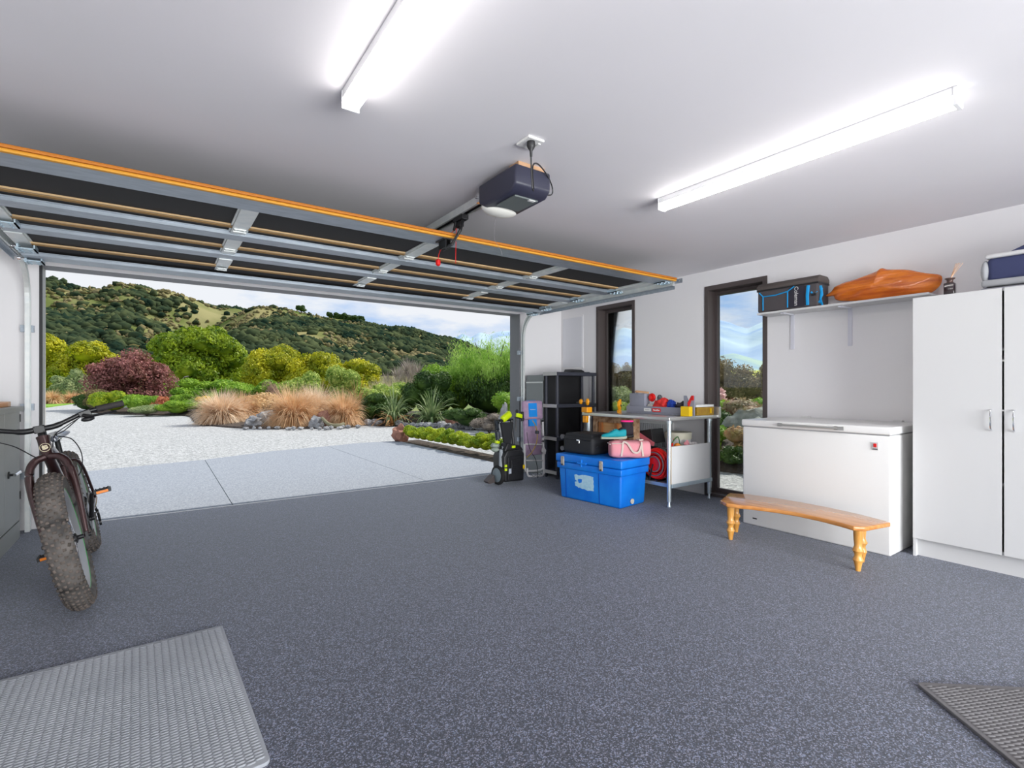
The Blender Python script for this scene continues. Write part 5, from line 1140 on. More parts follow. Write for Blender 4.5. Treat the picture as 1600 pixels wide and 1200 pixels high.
def blades(n, x, y, L, width, spread=0.9, droop=0.8, base=0.08, rs=RS, seg=5, z=0.0, curl=1.0, lmin=0.6):
    """arching ribbons from one root"""
    a = rs.uniform(0, 2*pi, n); el = rs.uniform(0.1, 1.0, n)**0.8*spread; l = L*rs.uniform(lmin, 1.05, n)
    bx_ = x + base*np.cos(a)*rs.uniform(0, 1, n); by_ = y + base*np.sin(a)*rs.uniform(0, 1, n)
    Vs = []
    side = np.stack([-np.sin(a), np.cos(a), np.zeros(n)], 1)
    px, py, pz = bx_.copy(), by_.copy(), np.full(n, z)
    ang = el.copy(); tw = rs.uniform(-0.5, 0.5, n)
    sd = side*np.cos(tw)[:, None] + np.stack([np.zeros(n), np.zeros(n), np.ones(n)], 1)*np.sin(tw)[:, None]
    for s in range(seg+1):
        w = width*(1 - (s/seg)**1.6)*0.5 + width*0.04
        P = np.stack([px, py, pz], 1); Vs.append(P - sd*w); Vs.append(P + sd*w)
        st = l/seg
        px = px + np.sin(ang)*np.cos(a)*st; py = py + np.sin(ang)*np.sin(a)*st; pz = np.maximum(pz + np.cos(ang)*st, 0.01)
        ang = ang + droop*curl*(0.5+el)/seg*1.6
    V = np.stack(Vs, 1).reshape(-1, 3); k = 2*(seg+1); b = np.arange(n)*k
    F = np.concatenate([np.stack([b+2*s, b+2*s+1, b+2*s+3, b+2*s+2], 1) for s in range(seg)])
    return V, F

def fit(V, x, y, w, h):
    q = np.percentile(np.hypot(V[:, 0]-x, V[:, 1]-y), 97); V[:, 0] = x + (V[:, 0]-x)*w/(2*q); V[:, 1] = y + (V[:, 1]-y)*w/(2*q); V[:, 2] *= h/np.percentile(V[:, 2], 99.3)

def tussock(label, x, y, w, h, m, n=2600, name='tussock', group='tan tussock grasses in the gravel bed'):
    t = thing(name, label, 'grass', (x, y, 0), group=group)
    V, F = blades(n, x, y, h*1.25, 0.020*max(1, y/14), spread=1.25, droop=1.15, base=w*0.08, lmin=0.6)
    V2, F2 = blades(n//3, x, y, h*1.2, 0.016*max(1, y/14), spread=0.6, droop=0.5, base=w*0.12)
    V, F = merge([(V, F), (V2, F2)]); fit(V, x, y, w, h)
    link('blades', np_mesh('blades', V-np.array((x, y, 0)), F), m, t, kind='stuff')
    g = G().ell((x, y, h*0.22), (w*0.16, w*0.16, h*0.24), 2); g.out('crown_root', m, t)
    return t

def flax(label, x, y, w, h, m, n=70, group='sword-leaved flax clumps by the stone edging', dead=None):
    t = thing('flax', label, 'plant', (x, y, 0), group=group)
    V, F = blades(n, x, y, h*1.25, 0.065, spread=0.95, droop=0.95, base=0.12, lmin=0.6)
    fit(V, x, y, w, h)
    link('leaves', np_mesh('leaves', V-np.array((x, y, 0)), F), m, t, kind='stuff')
    if dead:
        V, F = blades(n//2, x-0.08, y-0.12, h*0.95, 0.06, spread=1.5, droop=1.6, base=0.10)
        link('dry_leaves', np_mesh('dry_leaves', V-np.array((x, y, 0)), F), dead, t, label='dry brown leaves hanging at the base', kind='stuff')
    return t

def rock(label, x, y, w, h, m, name='stone', group=None, seed=0, d=None, z=0.0, cat='stone'):
    g = G().ell((x, y, z + h*0.35), (w/2, (d or w)/2, h*0.65), 3, 0.55, seed); o = g.warp(lambda v: (v.x, v.y, max(v.z, z-0.05))).out(name, m, None, smooth=True)
    return props(o, label, cat, group)

# ---- ground
ground = bx(-2500, 2500, -200, 2500, -1.0, -0.07).out('ground', M_PASTURE); srf(ground)
gm = mat('grey_gravel', (0.24, 0.25, 0.255), 0.95, col2=(0.62, 0.63, 0.635), scale=22, detail=14, lo=0.30, hi=0.66, bump=0.9, bscale=45, bdist=0.03)
gp = G().prism([(-16, 5.9), (XR+14, 5.9), (13.5, 9.0), (9.0, 16), (8.0, 26), (4, 42), (-4.4, 60), (-4.9, 50), (-5.4, 40), (-7.5, 33), (-16, 26)], 'Z', -0.12, -0.030)
srf(gp.out('gravel_yard', gm))
srf(G().prism([(XR+0.22, -3), (9.5, -3), (9.5, 5.0), (7.6, 5.8), (XR+0.22, 5.9)], 'Z', -0.12, -0.028).out('side_path', gm))
CONC = mat('exposed_concrete', (0.21, 0.235, 0.275), 0.85, col2=(0.36, 0.39, 0.44), scale=60, detail=9, lo=0.35, hi=0.65, bump=0.4, bscale=90, bdist=0.006)
dw = srf(bx(-6.0, 4.30, YF+0.012, 9.1, -0.12, -0.024).out('driveway', mat('joint_dark', (0.10, 0.11, 0.12), 0.9)))
def edge(x): return 9.0 + 0.55*(x+1.5)/2.0 if x < 1 else 9.69 + 0.24*x
xs = [-6.0, -3.7, -1.55, 0.60, 2.75, 4.30]
for a, b in zip(xs, xs[1:]):
    a2, b2 = a+0.004, b-0.004
    G().prism([(a2, YF+0.014), (b2, YF+0.014), (b2, min(edge(b2), 10.45)), ((a2+b2)/2, edge((a2+b2)/2)+0.03), (a2, edge(a2))], 'Z', -0.10, -0.012).out('slab', CONC, dw)
srf(G().prism([(-5.55, 41), (-4.6, 52), (-5.3, 60), (-9, 80), (-40, 80), (-40, 30), (-12, 33)], 'Z', -0.2, 0.0).out('lawn', M_GRASS))
# beds of mulch, gently domed
def bed(name, poly, h, seedv):
    bm = bmesh.new(); n = len(poly); cx = sum(p[0] for p in poly)/n; cy = sum(p[1] for p in poly)/n
    P = [Vector((p[0], p[1], 0)) for p in poly]
    pts = smoothpath([(*p, 0) for p in poly + [poly[0]]], 5)[:-1]
    rings = []
    for k, z in ((1.0, -0.06), (0.985, 0.02), (0.95, 0.10*h), (0.80, 0.45*h), (0.5, 0.85*h), (0.15, h)):
        rings.append([bm.verts.new((cx+(p.x-cx)*k + 0.0, cy+(p.y-cy)*k, z + 0.05*mnoise.noise(Vector((p.x*k, p.y*k, seedv)))*(z > 0.03))) for p in pts])
    for A, B in zip(rings, rings[1:]):
        for i in range(len(pts)): bm.faces.new((A[i], A[(i+1) % len(pts)], B[(i+1) % len(pts)], B[i]))
    bm.faces.new(rings[0][::-1]); bm.faces.new(rings[-1])
    g = G(); g.bm.free(); g.bm = bm
    return srf(g.out(name, M_MULCH, None, smooth=True))
bed('garden_bed', [(-3.2, 34.5), (-2.9, 31.3), (-1.8, 28.6), (-0.3, 26.3), (0.9, 24.6), (1.0, 19.4), (1.9, 16.4), (3.4, 15.1), (4.9, 15.0), (5.0, 17), (6.5, 20), (8.5, 24), (8.0, 32), (3, 38)], 0.14, 1.0)
bed('garden_bed', [(5.0, 16.9), (5.3, 15.7), (6.0, 14.7), (6.9, 13.2), (7.4, 11.7), (8.5, 9.4), (13, 8.5), (15, 14), (12, 22), (7, 22)], 0.20, 2.0)
bed('garden_bed', [(6.75, -3), (6.70, 0), (6.65, 3.0), (6.45, 4.6), (6.9, 6.3), (9, 7.2), (15, 9), (22, 10), (22, -3)], 0.55, 3.0)

# ---- trees behind the yard
tree('big rounded green tree standing highest in the centre of the opening', 2.79, 53.0, 8.3, 7.0, L_OAK, 24000, 0.30, 46, 0.03, k=0.27, seed=2)
tree('yellow-green tree at the left jamb of the opening', -9.4, 66.0, 4.6, 6.4, L_YEL, 9000, 0.30, 24, 0.05, seed=3)
tree('yellow-green tree with a broad crown behind the burgundy shrub', -5.6, 62.6, 6.2, 5.7, L_YEL, 12000, 0.30, 30, 0.05, k=0.30, seed=4)
tree('olive-yellow tree left of the pair in the middle of the view', 8.0, 45.7, 5.0, 4.5, L_YEL, 12000, 0.24, 30, 0.0, seed=5)
tree('olive-yellow tree with the tallest rounded crown right of centre', 10.4, 42.8, 4.8, 4.35, L_YEL, 12000, 0.24, 30, 0.0, seed=6)
tree('lower yellow-green tree trailing down towards the bare tree', 13.0, 41.8, 5.0, 3.3, L_YEL, 9000, 0.24, 24, 0.0, seed=7)
shrub('small pale sage tree by the distant lawn, the left one', -6.4, 53.5, 2.2, 2.1, L_PALE, 3000, 0.2, name='pale_tree')
shrub('taller pale yellow-sage tree by the distant lawn', -5.0, 52.0, 2.4, 2.7, L_PALE, 3200, 0.2, name='pale_tree')
shrub('pale green shrub half behind the burgundy shrub', -3.6, 50.5, 2.6, 2.0, L_PALE, 2600, 0.2, name='pale_tree')
shrub('yellow-green shrub showing at the right of the burgundy shrub', 0.15, 37.5, 1.7, 2.1, L_BRT, 2600, 0.16)
for k, (x, y, w, h) in enumerate(((-6.2, 47.5, 1.3, 0.95), (-5.3, 48.5, 1.3, 0.85), (-4.4, 49.0, 1.2, 0.95), (-3.4, 47.5, 1.5, 1.05), (-6.9, 50.0, 1.3, 0.8))):
    tussock(f'small rusty grass clump on the distant lawn edge, {nth([1, 2, 3, 4, 0][k])} from the left', x, y, w, h, L_TUS, 500, group='rusty grasses along the distant lawn')
t = thing('burgundy_shrub', 'large burgundy-leaved shrub left of the big green tree', 'shrub', (-1.3, 33.9, 0))
crown(subblobs((-1.3, 33.9, 1.75), (1.75, 1.6, 1.15), 34, 0.27) + [((-2.2, 33.8, 1.2), (0.9, 0.9, 0.9)), ((-0.3, 33.8, 1.3), (0.9, 0.9, 0.8)), ((-1.1, 33.6, 2.55), (0.6, 0.6, 0.55)), ((-2.1, 33.6, 0.6), (0.6, 0.6, 0.7)), ((-1.0, 33.6, 0.6), (1.4, 0.9, 0.6))], 20000, 0.15, L_BURG, t, shell=(0.75, 1.38), core=0.62)
trunk(G(), -1.3, 33.9, 1.6, 0.09, 8).out('trunk', M_BARK, t, smooth=True)
G().tube(smoothpath([(0.55, 34.2, 0.1), (0.85, 34.0, 0.9), (0.78, 33.9, 1.5), (0.55, 33.9, 1.85)]), 0.035, 6).tube([(0.8, 34.0, 1.3), (1.15, 33.9, 1.75), (1.35, 33.9, 1.80)], 0.025, 6).out('dead_branch', mat('grey_branch', (0.33, 0.30, 0.27), 0.8), t)
# bare silvery tree: fan of fine twigs
t = thing('bare_tree', 'leafless silvery tree behind the dark green shrubs', 'tree', (17.2, 39.3, 0))
g = trunk(G(), 17.2, 39.3, 2.2, 0.10, 9, 7, 0.55)
g.out('trunk', mat('silver_bark', (0.36, 0.32, 0.30), 0.8), t)
parts = []
for k in range(46):
    a = RS.uniform(0, 2*pi); r_ = RS.uniform(0, 2.3)
    parts.append(blades(46, 17.2+r_*cos(a), 39.3+r_*sin(a), 1.35*(1.15-r_*0.16), 0.035, spread=0.75, droop=0.15, base=0.1, seg=2, z=RS.uniform(0.9, 2.5)*(1.1-r_*0.16)))
V, F = merge(parts); link('twigs', np_mesh('twigs', V-np.array((17.2, 39.3, 0)), F), L_GREY, t, kind='stuff')
t = thing('bare_shrub', 'pale twiggy shrub with sparse leaves left of the silvery tree', 'shrub', (10.5, 27.0, 0))
G().tube([(10.5, 27.0, -0.1), (10.5, 27.0, 0.9)], 0.05, 6).out('stem', M_BARK, t)
parts = [blades(60, 10.4+RS.uniform(-1.0, 1.0), 27.0+RS.uniform(-.5, .5), 1.0, 0.02, spread=0.8, droop=0.2, base=0.2, seg=2, z=RS.uniform(0.0, 1.0)) for k in range(30)]
V, F = merge(parts); link('twigs', np_mesh('twigs', V-np.array((10.5, 27, 0)), F), leafmat('pale_twig', (0.42, 0.38, 0.22), (0.60, 0.56, 0.36), 3), t, kind='stuff')

# ---- island bed
shrub('bright green rounded shrub with pale tips left of its twin', 5.27, 24.4, 1.8, 2.0, L_HEB, 6000, 0.12, name='round_shrub', asp=0.35, nsub=5)
shrub('larger rounded shrub with pale green tips beside the bronze flax', 6.35, 21.3, 1.8, 2.0, L_HEB, 7500, 0.11, name='round_shrub', asp=0.35, nsub=5)
for x, y, w, h, lab in ((1.6, 30.6, 2.6, 1.6, 'loose bright green bush in front of the big tree'), (3.3, 29.4, 3.0, 1.75, 'wide spreading green bush behind the left tussocks'), (5.0, 27.9, 2.4, 1.6, 'low green bush behind the twiggy pink shrub')):
    shrub(lab, x, y, w, h, L_BRT, 6500, 0.13, nsub=12, k=0.33)
for x, y, w, h, m, lab in ((-2.35, 31.2, 1.8, 1.0, L_BRN, 'brown-topped low shrub left of the green domes'), (-1.75, 29.6, 1.6, 1.05, L_BOX, 'yellow-green dome shrub below the burgundy shrub'), (-0.72, 28.4, 1.75, 0.95, L_BRT, 'broad green dome shrub below the burgundy shrub'),
        (-0.45, 26.4, 1.3, 0.50, L_PALE, 'small grey-green dome nearest the gravel'), (0.62, 26.0, 1.45, 0.68, L_BRT, 'smooth bright green cushion beside the rust plant'), (0.98, 28.9, 1.4, 0.95, L_BRT, 'green cushion behind the bright green one'),
        (1.75, 24.9, 1.0, 0.62, L_BRT, 'low green cushion left of the first tussock'), (-2.9, 32.2, 1.5, 0.9, L_DARK, 'dark green shrub at the corner where the drive turns')):
    shrub(lab, x*0.98, y*0.98, w, h, m, 4200, 0.085, name='dome_shrub', nsub=4, k=0.45, asp=0.4)
shrub('golden yellow shrub just left of the tussocks', 1.55, 26.0, 1.0, 0.80, L_GOLD, 1800, 0.10, name='golden_shrub', nsub=6)
shrub('rust red spiky plant between the green domes', 0.05, 27.0, 0.7, 0.85, L_RED, 1100, 0.14, name='rust_plant', asp=0.2, nsub=6, up=0.8, core=0)
shrub('cream and orange flowering shrub between the tussock groups', 3.05, 19.8, 1.5, 1.22, L_CREAM, 2200, 0.11, name='flowering_shrub', nsub=8, core=0)
shrub('purplish twiggy shrub behind the flowering shrub', 4.45, 26.2, 1.1, 1.65, leafmat('twig_pink', (0.30, 0.16, 0.15), (0.46, 0.28, 0.24), 3), 1500, 0.12, name='twiggy_shrub', asp=0.12, nsub=6, up=0.8, core=0)
for x, y, w, h, m, lab in ((1.65, 18.6, 1.75, 1.00, L_TUS2, 'leftmost tan tussock with a shaggy dome at the edge of the gravel'), (2.30, 19.3, 1.5, 0.92, L_TUS, 'small tan tussock right behind the leftmost one'), (3.30, 16.2, 1.75, 1.15, L_TUS, 'largest tan tussock in the middle of the bed'),
        (4.20, 17.2, 1.6, 1.16, L_TUS2, 'pale tussock behind and between the two right ones'), (4.62, 15.6, 1.35, 1.02, L_TUS, 'rightmost tan tussock near the bronze flax'), (4.6, 19.4, 1.2, 1.05, L_TUS2, 'farthest pale tussock behind the right group')):
    tussock(lab, x, y, w, h, m)
rock('lichened grey boulder low between the tussocks', 2.72, 17.3, 0.55, 0.42, M_STONE, seed=3, group=None); rock('small grey rock at the foot of the left tussocks', 2.35, 16.9, 0.5, 0.30, M_STONE, seed=5)
rock('red-brown stone beside the rightmost tussock', 4.0, 15.5, 0.42, 0.42, M_STONER, seed=6); rock('pale stone at the foot of the largest tussock', 3.72, 15.2, 0.40, 0.30, M_STONE, seed=7)
props(G().tube(smoothpath([(3.85, 15.1, 0.28), (4.0, 14.85, 0.10), (4.25, 14.75, 0.06), (4.4, 14.8, 0.10)]), [0.05]*10+[0.06]*9, 8).out('driftwood', mat('driftwood', (0.22, 0.20, 0.12), 0.8), None, smooth=True), 'mossy driftwood branch lying below the rightmost tussock', 'branch')
for k in range(16):
    a = k/15; rock(f'small pale stone fronting the tussock bed, {nth(k)} from the left', 2.0+2.7*a + R.uniform(-.05, .05), 15.9-1.5*min(1, a*1.6) + 0.5*max(0, a-0.7) + R.uniform(-.1, .25), R.uniform(.08, .18), R.uniform(.05, .09), M_STONE, 'pebble', 'pale stones fronting the tussock bed', seed=k+20)

# ---- right bed
flax('bronze flax clump with upright orange leaves', 5.42, 16.75, 1.1, 1.42, L_FLAXO, 100)
flax('green flax clump with dry brown leaves beneath', 5.97, 14.9, 1.35, 1.22, L_FLAX, 90, dead=L_FLAXO)
flax('wide arching green flax clump right of the first', 6.90, 14.15, 1.70, 1.15, L_FLAX, 120)
shrub('glossy dark green round shrub behind the flax', 7.45, 15.4, 1.7, 1.80, L_DARK, 6500, 0.09, nsub=12)
shrub('lime topped shrub above the dark round shrub', 8.3, 16.6, 2.2, 1.98, L_BRT, 5200, 0.11, nsub=12)
shrub('grey-green bush between the bronze flax and the dark shrub', 6.75, 17.4, 1.9, 1.42, L_HEB, 5200, 0.10, nsub=12)
shrub('deep green shrub behind the green flax', 6.1, 16.0, 1.5, 1.0, L_DARK, 3200, 0.10)
shrub('low dark green shrub right of the bronze flax', 5.55, 16.3, 1.0, 0.55, L_DARK, 2200, 0.08)
shrub('low olive shrub under the willow', 7.15, 12.2, 1.4, 0.70, L_DARK, 4200, 0.06)
shrub('grey-brown low heath shrub beside the standing stone', 6.95, 10.9, 0.9, 0.52, leafmat('heath', (0.14, 0.12, 0.10), (0.40, 0.34, 0.28), 9), 2600, 0.04)
shrub('bright green shrub at the right jamb of the opening', 8.1, 11.4, 1.4, 1.02, L_BRT, 3400, 0.07)
rock('reddish brown rock right of the green flax', 7.30, 13.55, 0.42, 0.34, M_STONER, seed=11); rock('grey standing stone post behind the pressure washer', 6.85, 10.05, 0.26, 0.78, M_STONE, seed=12, d=0.2, name='standing_stone')
t = thing('willow', 'light green weeping tree beside the right jamb of the opening', 'tree', (9.9, 15.3, 0))
wb_ = []
for k in range(60):
    a = RS.uniform(0, 2*pi); r_ = 1.75*math.sqrt(RS.uniform(0, 1)); zt = 3.05 - 0.20*r_**2 + RS.uniform(-0.35, 0.15)
    wb_.append(((9.9+r_*cos(a), 15.3+r_*sin(a), zt-1.0-0.25*(k % 3)), (0.26, 0.26, 1.05)))
crown(wb_, 42000, 0.13, L_WIL, t, asp=0.16, up=1.0, core=0, shell=(0.2, 1.3))
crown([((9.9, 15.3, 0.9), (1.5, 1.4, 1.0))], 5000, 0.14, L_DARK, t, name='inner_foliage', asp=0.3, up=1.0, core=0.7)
trunk(G(), 9.9, 15.3, 2.2, 0.08, 12, 6, 0.3).out('trunk', M_BARK, t, smooth=True)
# stone edging along the right bed, stone by stone
edge_pts = smoothpath([(5.05, 16.3, 0), (5.35, 15.55, 0), (6.0, 14.65, 0), (6.85, 13.15, 0), (7.35, 11.75, 0), (7.7, 10.8, 0)], 9)
for k, p in enumerate(edge_pts):
    w = R.uniform(.16, .30)
    rock(f'pale rounded edging stone of the right bed, {nth(k)} from its left end', p.x+R.uniform(-.05, .05), p.y+R.uniform(-.05, .05), w, w*0.55, M_STONE, 'edging_stone', 'edging stones along the right garden bed', seed=k+60)

# ---- low hedge beside the concrete and its end boulder
hd_ = thing('low_hedge', 'low clipped box hedge running beside the concrete drive', 'hedge', (4.5, 8.5, 0))
N = 13
for k in range(N):
    y = 10.05 - k*0.27; x = 4.44 + 0.018*k
    crown(subblobs((x, y, 0.18), (0.215, 0.175, 0.175), 7, 0.42), 1900, 0.036, L_BOX, hd_, name='hedge_plant', asp=0.6)
rock('weathered boulder at the far end of the low hedge', 4.33, 10.42, 0.36, 0.34, M_STONER, name='boulder', seed=31, cat='stone')
srf(bx(4.305, 4.80, 6.5, 10.5, -0.10, -0.020).out('kerb_strip', M_MULCH))

# ---- garden seen through the side windows
hd2 = thing('side_hedge', 'dark clipped hedge outside the second window', 'hedge', (6.6, 3.8, 0))
for k in range(9):
    y = 5.1 - k*0.34; x = 6.55 + 0.05*k
    crown(subblobs((x, y, 0.16), (0.24, 0.20, 0.17), 7, 0.42), 1500, 0.04, L_BOX if k % 3 == 2 else L_DARK, hd2, name='hedge_plant')
shrub('yellow and pink shrub behind the hedge outside the second window', 7.35, 4.05, 1.0, 0.66, leafmat('leaf_apricot', (0.34, 0.26, 0.08), (0.66, 0.42, 0.26), 6), 2400, 0.06)
shrub('green low shrub behind the side hedge', 7.25, 4.95, 1.0, 0.62, L_BRT, 2400, 0.06)
rock('big arched grey boulder in the side garden', 8.6, 4.75, 1.0, 0.66, M_STONED, name='boulder', seed=41, z=0.12, d=1.0)
rock('second grey boulder in the side garden behind the freezer', 8.9, 4.15, 0.8, 0.70, M_STONED, name='boulder', seed=47, z=0.12)
shrub('deep green shrub left of the arched boulder', 8.6, 5.6, 0.9, 0.80, L_DARK, 2200, 0.06)
shrub('pinkish ground shrub above the boulder', 10.2, 5.7, 1.9, 1.02, leafmat('leaf_dusty_pink', (0.24, 0.22, 0.10), (0.50, 0.34, 0.24), 5), 3400, 0.07)
shrub('leafy green shrub at the right of the side garden', 11.2, 5.3, 2.0, 1.25, L_BRT, 4200, 0.08)
shrub('bright green hummock below the blossom', 10.2, 6.7, 1.7, 1.0, L_BRT, 3400, 0.07)
shrub('pink blossoming shrub outside the second window', 10.9, 6.95, 0.75, 1.28, L_PINKF, 700, 0.09, name='blossom_shrub', asp=0.8)
for x, y, w, h, lab in ((14.2, 8.95, 1.9, 2.35, 'tall brown-green tree outside the second window'), (14.6, 8.0, 1.7, 1.85, 'shorter brown-green tree right of the tall one'), (15.2, 7.3, 1.6, 1.45, 'low brown tree at the right of the window view')):
    tree(lab, x, y, w, h, L_BRN, 6000, 0.09, 18, 0.05, name='side_tree')
for x, y, w, h, m, lab in ((12.6, 11.6, 1.3, 2.05, L_BRN, 'brown feathery tree in the first window'), (12.0, 10.4, 1.2, 1.95, L_BRN, 'olive tree at the right of the first window'), (10.5, 9.7, 1.3, 1.45, L_PALE, 'pale twiggy shrub in the first window'), (8.9, 8.3, 1.5, 0.85, L_HEB, 'green shrub low in the first window'), (9.6, 8.4, 1.2, 1.1, L_PALE, 'grey-green shrub low at the right of the first window')):
    shrub(lab, x, y, w, h, m, 4200, 0.08, name='window_shrub', nsub=10)

# ---- hills: polar ridges with their real distance, bush scattered over them
FAR_T = [(-40, .13), (-18.4, .1556), (-13.9, .1593), (-9.8, .1565), (-7.8, .1534), (-6.3, .1466), (-4.2, .1500), (-3.0, .1560), (-1.4, .1560), (1.0, .1452), (2.5, .1400), (5.2, .1350), (6.6, .1345), (9.2, .1245), (12.9, .0985), (16.7, .0545), (22, .01)]
NEAR_T = [(-3.5, .0), (-1.0, .036), (1.0, .057), (3.1, .088), (5.2, .115), (6.9, .1345), (8.0, .1430), (9.5, .1430), (11.0, .1395), (14.1, .1325), (18.1, .1260), (20.8, .1170), (24.3, .1070), (27.8, .0925), (29.3, .0850), (32.2, .0640), (36.6, .0350), (41, .004), (48, 0)]
def hill(name, table, r0, rc, m, a0, a1, na=260, nr=44, namp=0.05, seedv=0.0, power=0.85, ns=1.0):
    ta = [p[0] for p in table]; te = [p[1] for p in table]
    A = np.linspace(a0, a1, na); crest = np.interp(A, ta, te)
    S = np.concatenate([np.linspace(0, 1, nr), [1.15, 1.5]])
    V = np.zeros((na, len(S), 3))
    for i, a in enumerate(A):
        for j, s in enumerate(S):
            r = r0 + (rc-r0)*s; hc = crest[i]*rc
            if s <= 1: z = hc*(s**power)
            else: z = hc*(1-(s-1)*1.6)
            x, y = r*sin(radians(a)), r*cos(radians(a))
            k = namp*hc*sin(pi*min(s, 1)) if s <= 1 else 0
            z += k*2.2*mnoise.noise(Vector((x/70/ns, y/70/ns, seedv))) + k*0.8*mnoise.noise(Vector((x/25/ns, y/25/ns, seedv+4)))
            V[i, j] = (x, y, z*1.0 + 1.1*min(s, 1))
    idx = np.arange(na*len(S)).reshape(na, len(S))
    F = np.stack([idx[:-1, :-1], idx[:-1, 1:], idx[1:, 1:], idx[1:, :-1]], -1).reshape(-1, 4)
    o = link(name, np_mesh(name, V.reshape(-1, 3), F, True), m); srf(o)
    return V
M_HILL = mat('tussock_hillside', (0.12, 0.15, 0.045), 1.0, col2=(0.29, 0.27, 0.13), scale=0.028, detail=10, lo=0.38, hi=0.62, spec=0.0)
M_HILL2 = mat('scrubby_hillside', (0.09, 0.13, 0.035), 1.0, col2=(0.29, 0.26, 0.12), scale=0.035, detail=10, lo=0.40, hi=0.64, spec=0.0)
HV1 = hill('far_hill', FAR_T, 260, 640, M_HILL, -40, 22, seedv=1.0, power=0.75, namp=0.10)
HV2 = hill('near_hill', NEAR_T, 130, 430, M_HILL2, -3.5, 48, seedv=6.0, power=0.85, namp=0.11)
def bush_cover(name, HV, n, rmin, rmax, dens, m, label, a_rng=(0, 1), s_rng=(0.03, 0.97), seedn=3):
    rs = np.random.RandomState(seedn); na, nr, _ = HV.shape; nr -= 2
    V0, F0 = ico(1); out = []; cnt = 0; tries = 0
    while cnt < n and tries < n*1.9:
        tries += 1
        fa = rs.uniform(*a_rng)*(na-1.01); fs = rs.uniform(*s_rng)**0.8*(nr-1.01)
        i, j = int(fa), int(fs); p = HV[i, j]*(1-(fa-i)) + HV[i+1, j]*(fa-i); q = HV[i, j+1]*(1-(fa-i)) + HV[i+1, j+1]*(fa-i); p = p*(1-(fs-j)) + q*(fs-j)
        d = dens(p, fa/(na-1), fs/(nr-1))
        if rs.uniform() > d: continue
        r_ = rs.uniform(rmin, rmax); sc = np.array([r_, r_, r_*rs.uniform(0.6, 0.95)])
        W = V0*sc*(1 + 0.20*rs.normal(size=(len(V0), 1)))*(1 + 0.16*rs.normal(size=(1, 3))) + p + np.array([0, 0, r_*0.35]); out.append((W, F0)); cnt += 1
    V, F = merge(out); o = link(name, np_mesh(name, V, F), m); props(o, label, 'bush', None, 'stuff'); return cnt
def nz(p, s, o): return mnoise.noise(Vector((p[0]/s, p[1]/s, o)))
def d_far(p, a, s):
    v = nz(p, 75, 2.0)*1.7 + nz(p, 28, 5.0)*0.7
    az = -40 + 62*a
    b = -0.12
    if az > -3.8 and s > 0.62: b += 1.1                    # the wooded top
    if az < -5.0 and s > 0.70: b -= 0.75                   # grassy crest at the left
    if s < 0.5 and az < 3: b += 0.45
    if 0 < az < 8 and 0.45 < s < 0.66: b -= 0.2
    if -3.8 < az < 4.5 and s > 0.64: return max(0.8, min(1, b + v))
    if az < -4.4 and s > 0.72: return 0.05
    return max(0.015, min(1, b + v))
def d_near(p, a, s):
    v = nz(p, 55, 9.0)*1.5 + nz(p, 20, 12.0)*0.7
    az = -3.5 + 51.5*a; b = -0.08 + max(0, (az-11))*0.07
    if az < 10 and s > 0.5: b -= 0.35
    if 10 < az < 20 and s > 0.93: b -= 0.9
    return max(0.03, min(1, b + v))
B1 = mat('native_bush', (0.016, 0.033, 0.022), 1.0, col2=(0.090, 0.110, 0.050), scale=0.10, detail=7, lo=0.38, hi=0.66, spec=0.0)
B2 = mat('dusty_scrub', (0.13, 0.12, 0.05), 0.95, col2=(0.26, 0.22, 0.12), scale=0.12, detail=5, spec=0.0)
bush_cover('hillside_bush', HV1, 14000, 1.3, 3.3, d_far, B1, 'dark native bush covering the far hillside', seedn=3, a_rng=(0.42, 1.0))
bush_cover('hillside_scrub', HV1, 5000, 0.9, 2.0, lambda p, a, s: 0.5 + nz(p, 40, 20)*1.2, B2, 'brownish low scrub dotted over the far hillside', seedn=4, a_rng=(0.42, 1.0))
bush_cover('hillside_bush', HV2, 15000, 0.8, 2.1, d_near, B1, 'dark native bush covering the nearer spur of the hills', seedn=5, a_rng=(0.0, 0.85))
bush_cover('hillside_scrub', HV2, 6000, 0.6, 1.3, lambda p, a, s: 0.5 + nz(p, 30, 30)*1.2, B2, 'brownish low scrub dotted over the nearer spur', seedn=6, a_rng=(0.0, 0.75))
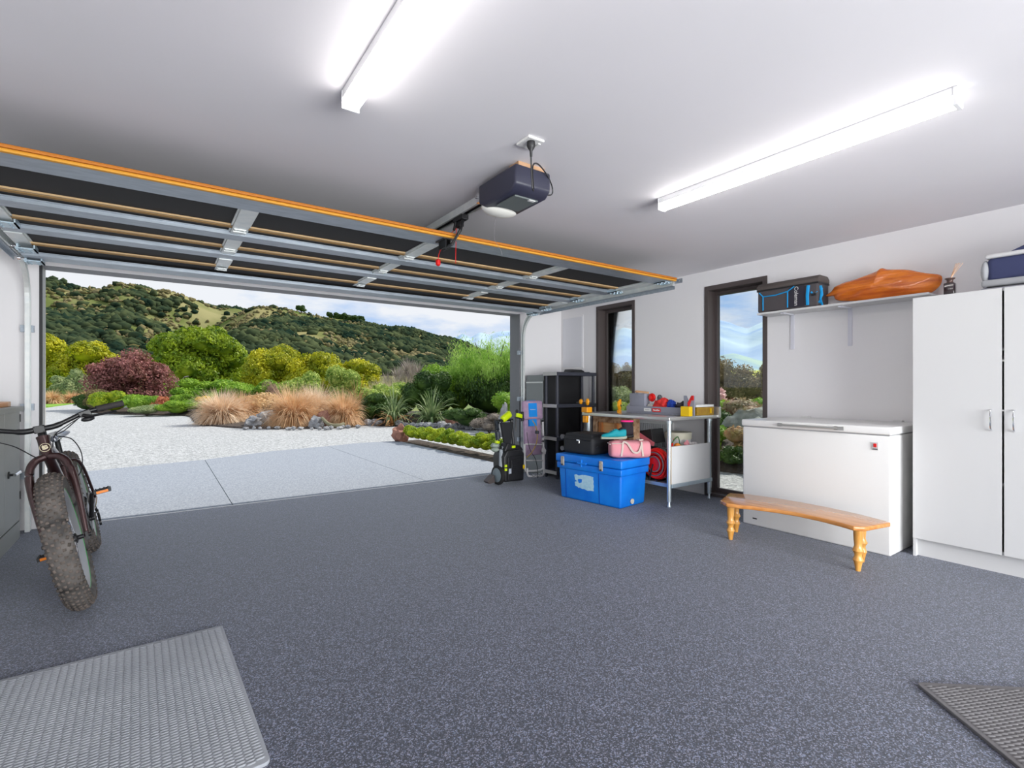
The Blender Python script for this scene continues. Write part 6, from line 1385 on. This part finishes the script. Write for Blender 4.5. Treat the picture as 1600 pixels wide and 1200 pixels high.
# the lone tree and the grove on the skyline
def crest_pt(table, az, rc): e = np.interp(az, [p[0] for p in table], [p[1] for p in table]); return (rc*sin(radians(az)), rc*cos(radians(az)), e*rc + 1.1)
p = crest_pt(NEAR_T, 12.3, 430)
t = thing('ridge_tree', 'lone dark tree standing on the skyline of the ridge', 'tree', p)
crown(subblobs((p[0], p[1], p[2]+3.2), (3.9, 3.9, 3.2), 12, 0.4, zmin=-0.6), 1500, 1.0, L_DARK, t); G().cyl((p[0], p[1], p[2]-1.5), (p[0], p[1], p[2]+3.2), 0.5, n=6).out('trunk', M_BARK, t)
for k, (az, w) in enumerate(((15.2, 3.0), (15.9, 3.8), (16.6, 4.0), (17.3, 4.2), (17.9, 3.6), (18.4, 2.6))):
    p = crest_pt(NEAR_T, az, 428); t = thing('ridge_tree', f'dark tree in the grove on the right part of the ridge, {nth(k)} from the left', 'tree', p, group='grove on the ridge')
    crown(subblobs((p[0], p[1], p[2]+1.4), (w, w, 3.4), 10, 0.4, zmin=-0.6), 1100, 1.0, L_DARK, t); G().cyl((p[0], p[1], p[2]-1.5), (p[0], p[1], p[2]+2.5), 0.45, n=6).out('trunk', M_BARK, t)
# far snow-touched mountains, aerial haze put into their base colour
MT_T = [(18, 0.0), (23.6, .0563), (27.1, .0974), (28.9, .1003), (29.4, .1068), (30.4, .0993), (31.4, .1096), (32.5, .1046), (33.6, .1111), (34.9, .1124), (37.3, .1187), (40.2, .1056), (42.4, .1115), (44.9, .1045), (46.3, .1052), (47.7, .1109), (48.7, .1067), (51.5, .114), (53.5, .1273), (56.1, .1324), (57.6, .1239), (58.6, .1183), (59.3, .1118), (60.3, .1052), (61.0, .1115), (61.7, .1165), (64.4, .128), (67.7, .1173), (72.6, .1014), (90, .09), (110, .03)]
M_MTN = mat('haze_tinted_mountain', (0.34, 0.46, 0.64), 1.0, col2=(0.50, 0.62, 0.68), scale=0.0016, detail=9, lo=0.4, hi=0.6, spec=0.0)
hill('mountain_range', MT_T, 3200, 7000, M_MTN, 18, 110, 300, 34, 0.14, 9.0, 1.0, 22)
FT_T = [(40, .0), (46, .035), (51, .050), (56, .055), (59, .062), (62, .045), (68, .052), (75, .04), (90, .0)]  # foothills: the bluish haze is mixed into their colour too
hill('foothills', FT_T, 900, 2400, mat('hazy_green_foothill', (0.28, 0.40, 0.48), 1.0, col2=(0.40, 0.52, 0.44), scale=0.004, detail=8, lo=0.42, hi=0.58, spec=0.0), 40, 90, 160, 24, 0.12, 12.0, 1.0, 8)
FD_T = [(50, .0), (54, .028), (58, .030), (63, .031), (70, .028), (76, .0)]
hill('field', FD_T, 90, 240, mat('rape_yellow_field', (0.42, 0.46, 0.03), 1.0, col2=(0.52, 0.54, 0.06), scale=0.03), 50, 76, 60, 12, 0.02, 14.0, 1.0)
for k in range(9):
    az = radians(56 + k*1.25); r_ = 74 + (k % 3)*3
    shrub(f'dark tree in the belt below the yellow field, {nth(k)} from the left', r_*sin(az), r_*cos(az), 3.2, 2.2 + (k % 4)*0.25, L_DARK, 700, 0.35, name='belt_tree', group='tree belt below the yellow field', nsub=5, cat='tree')
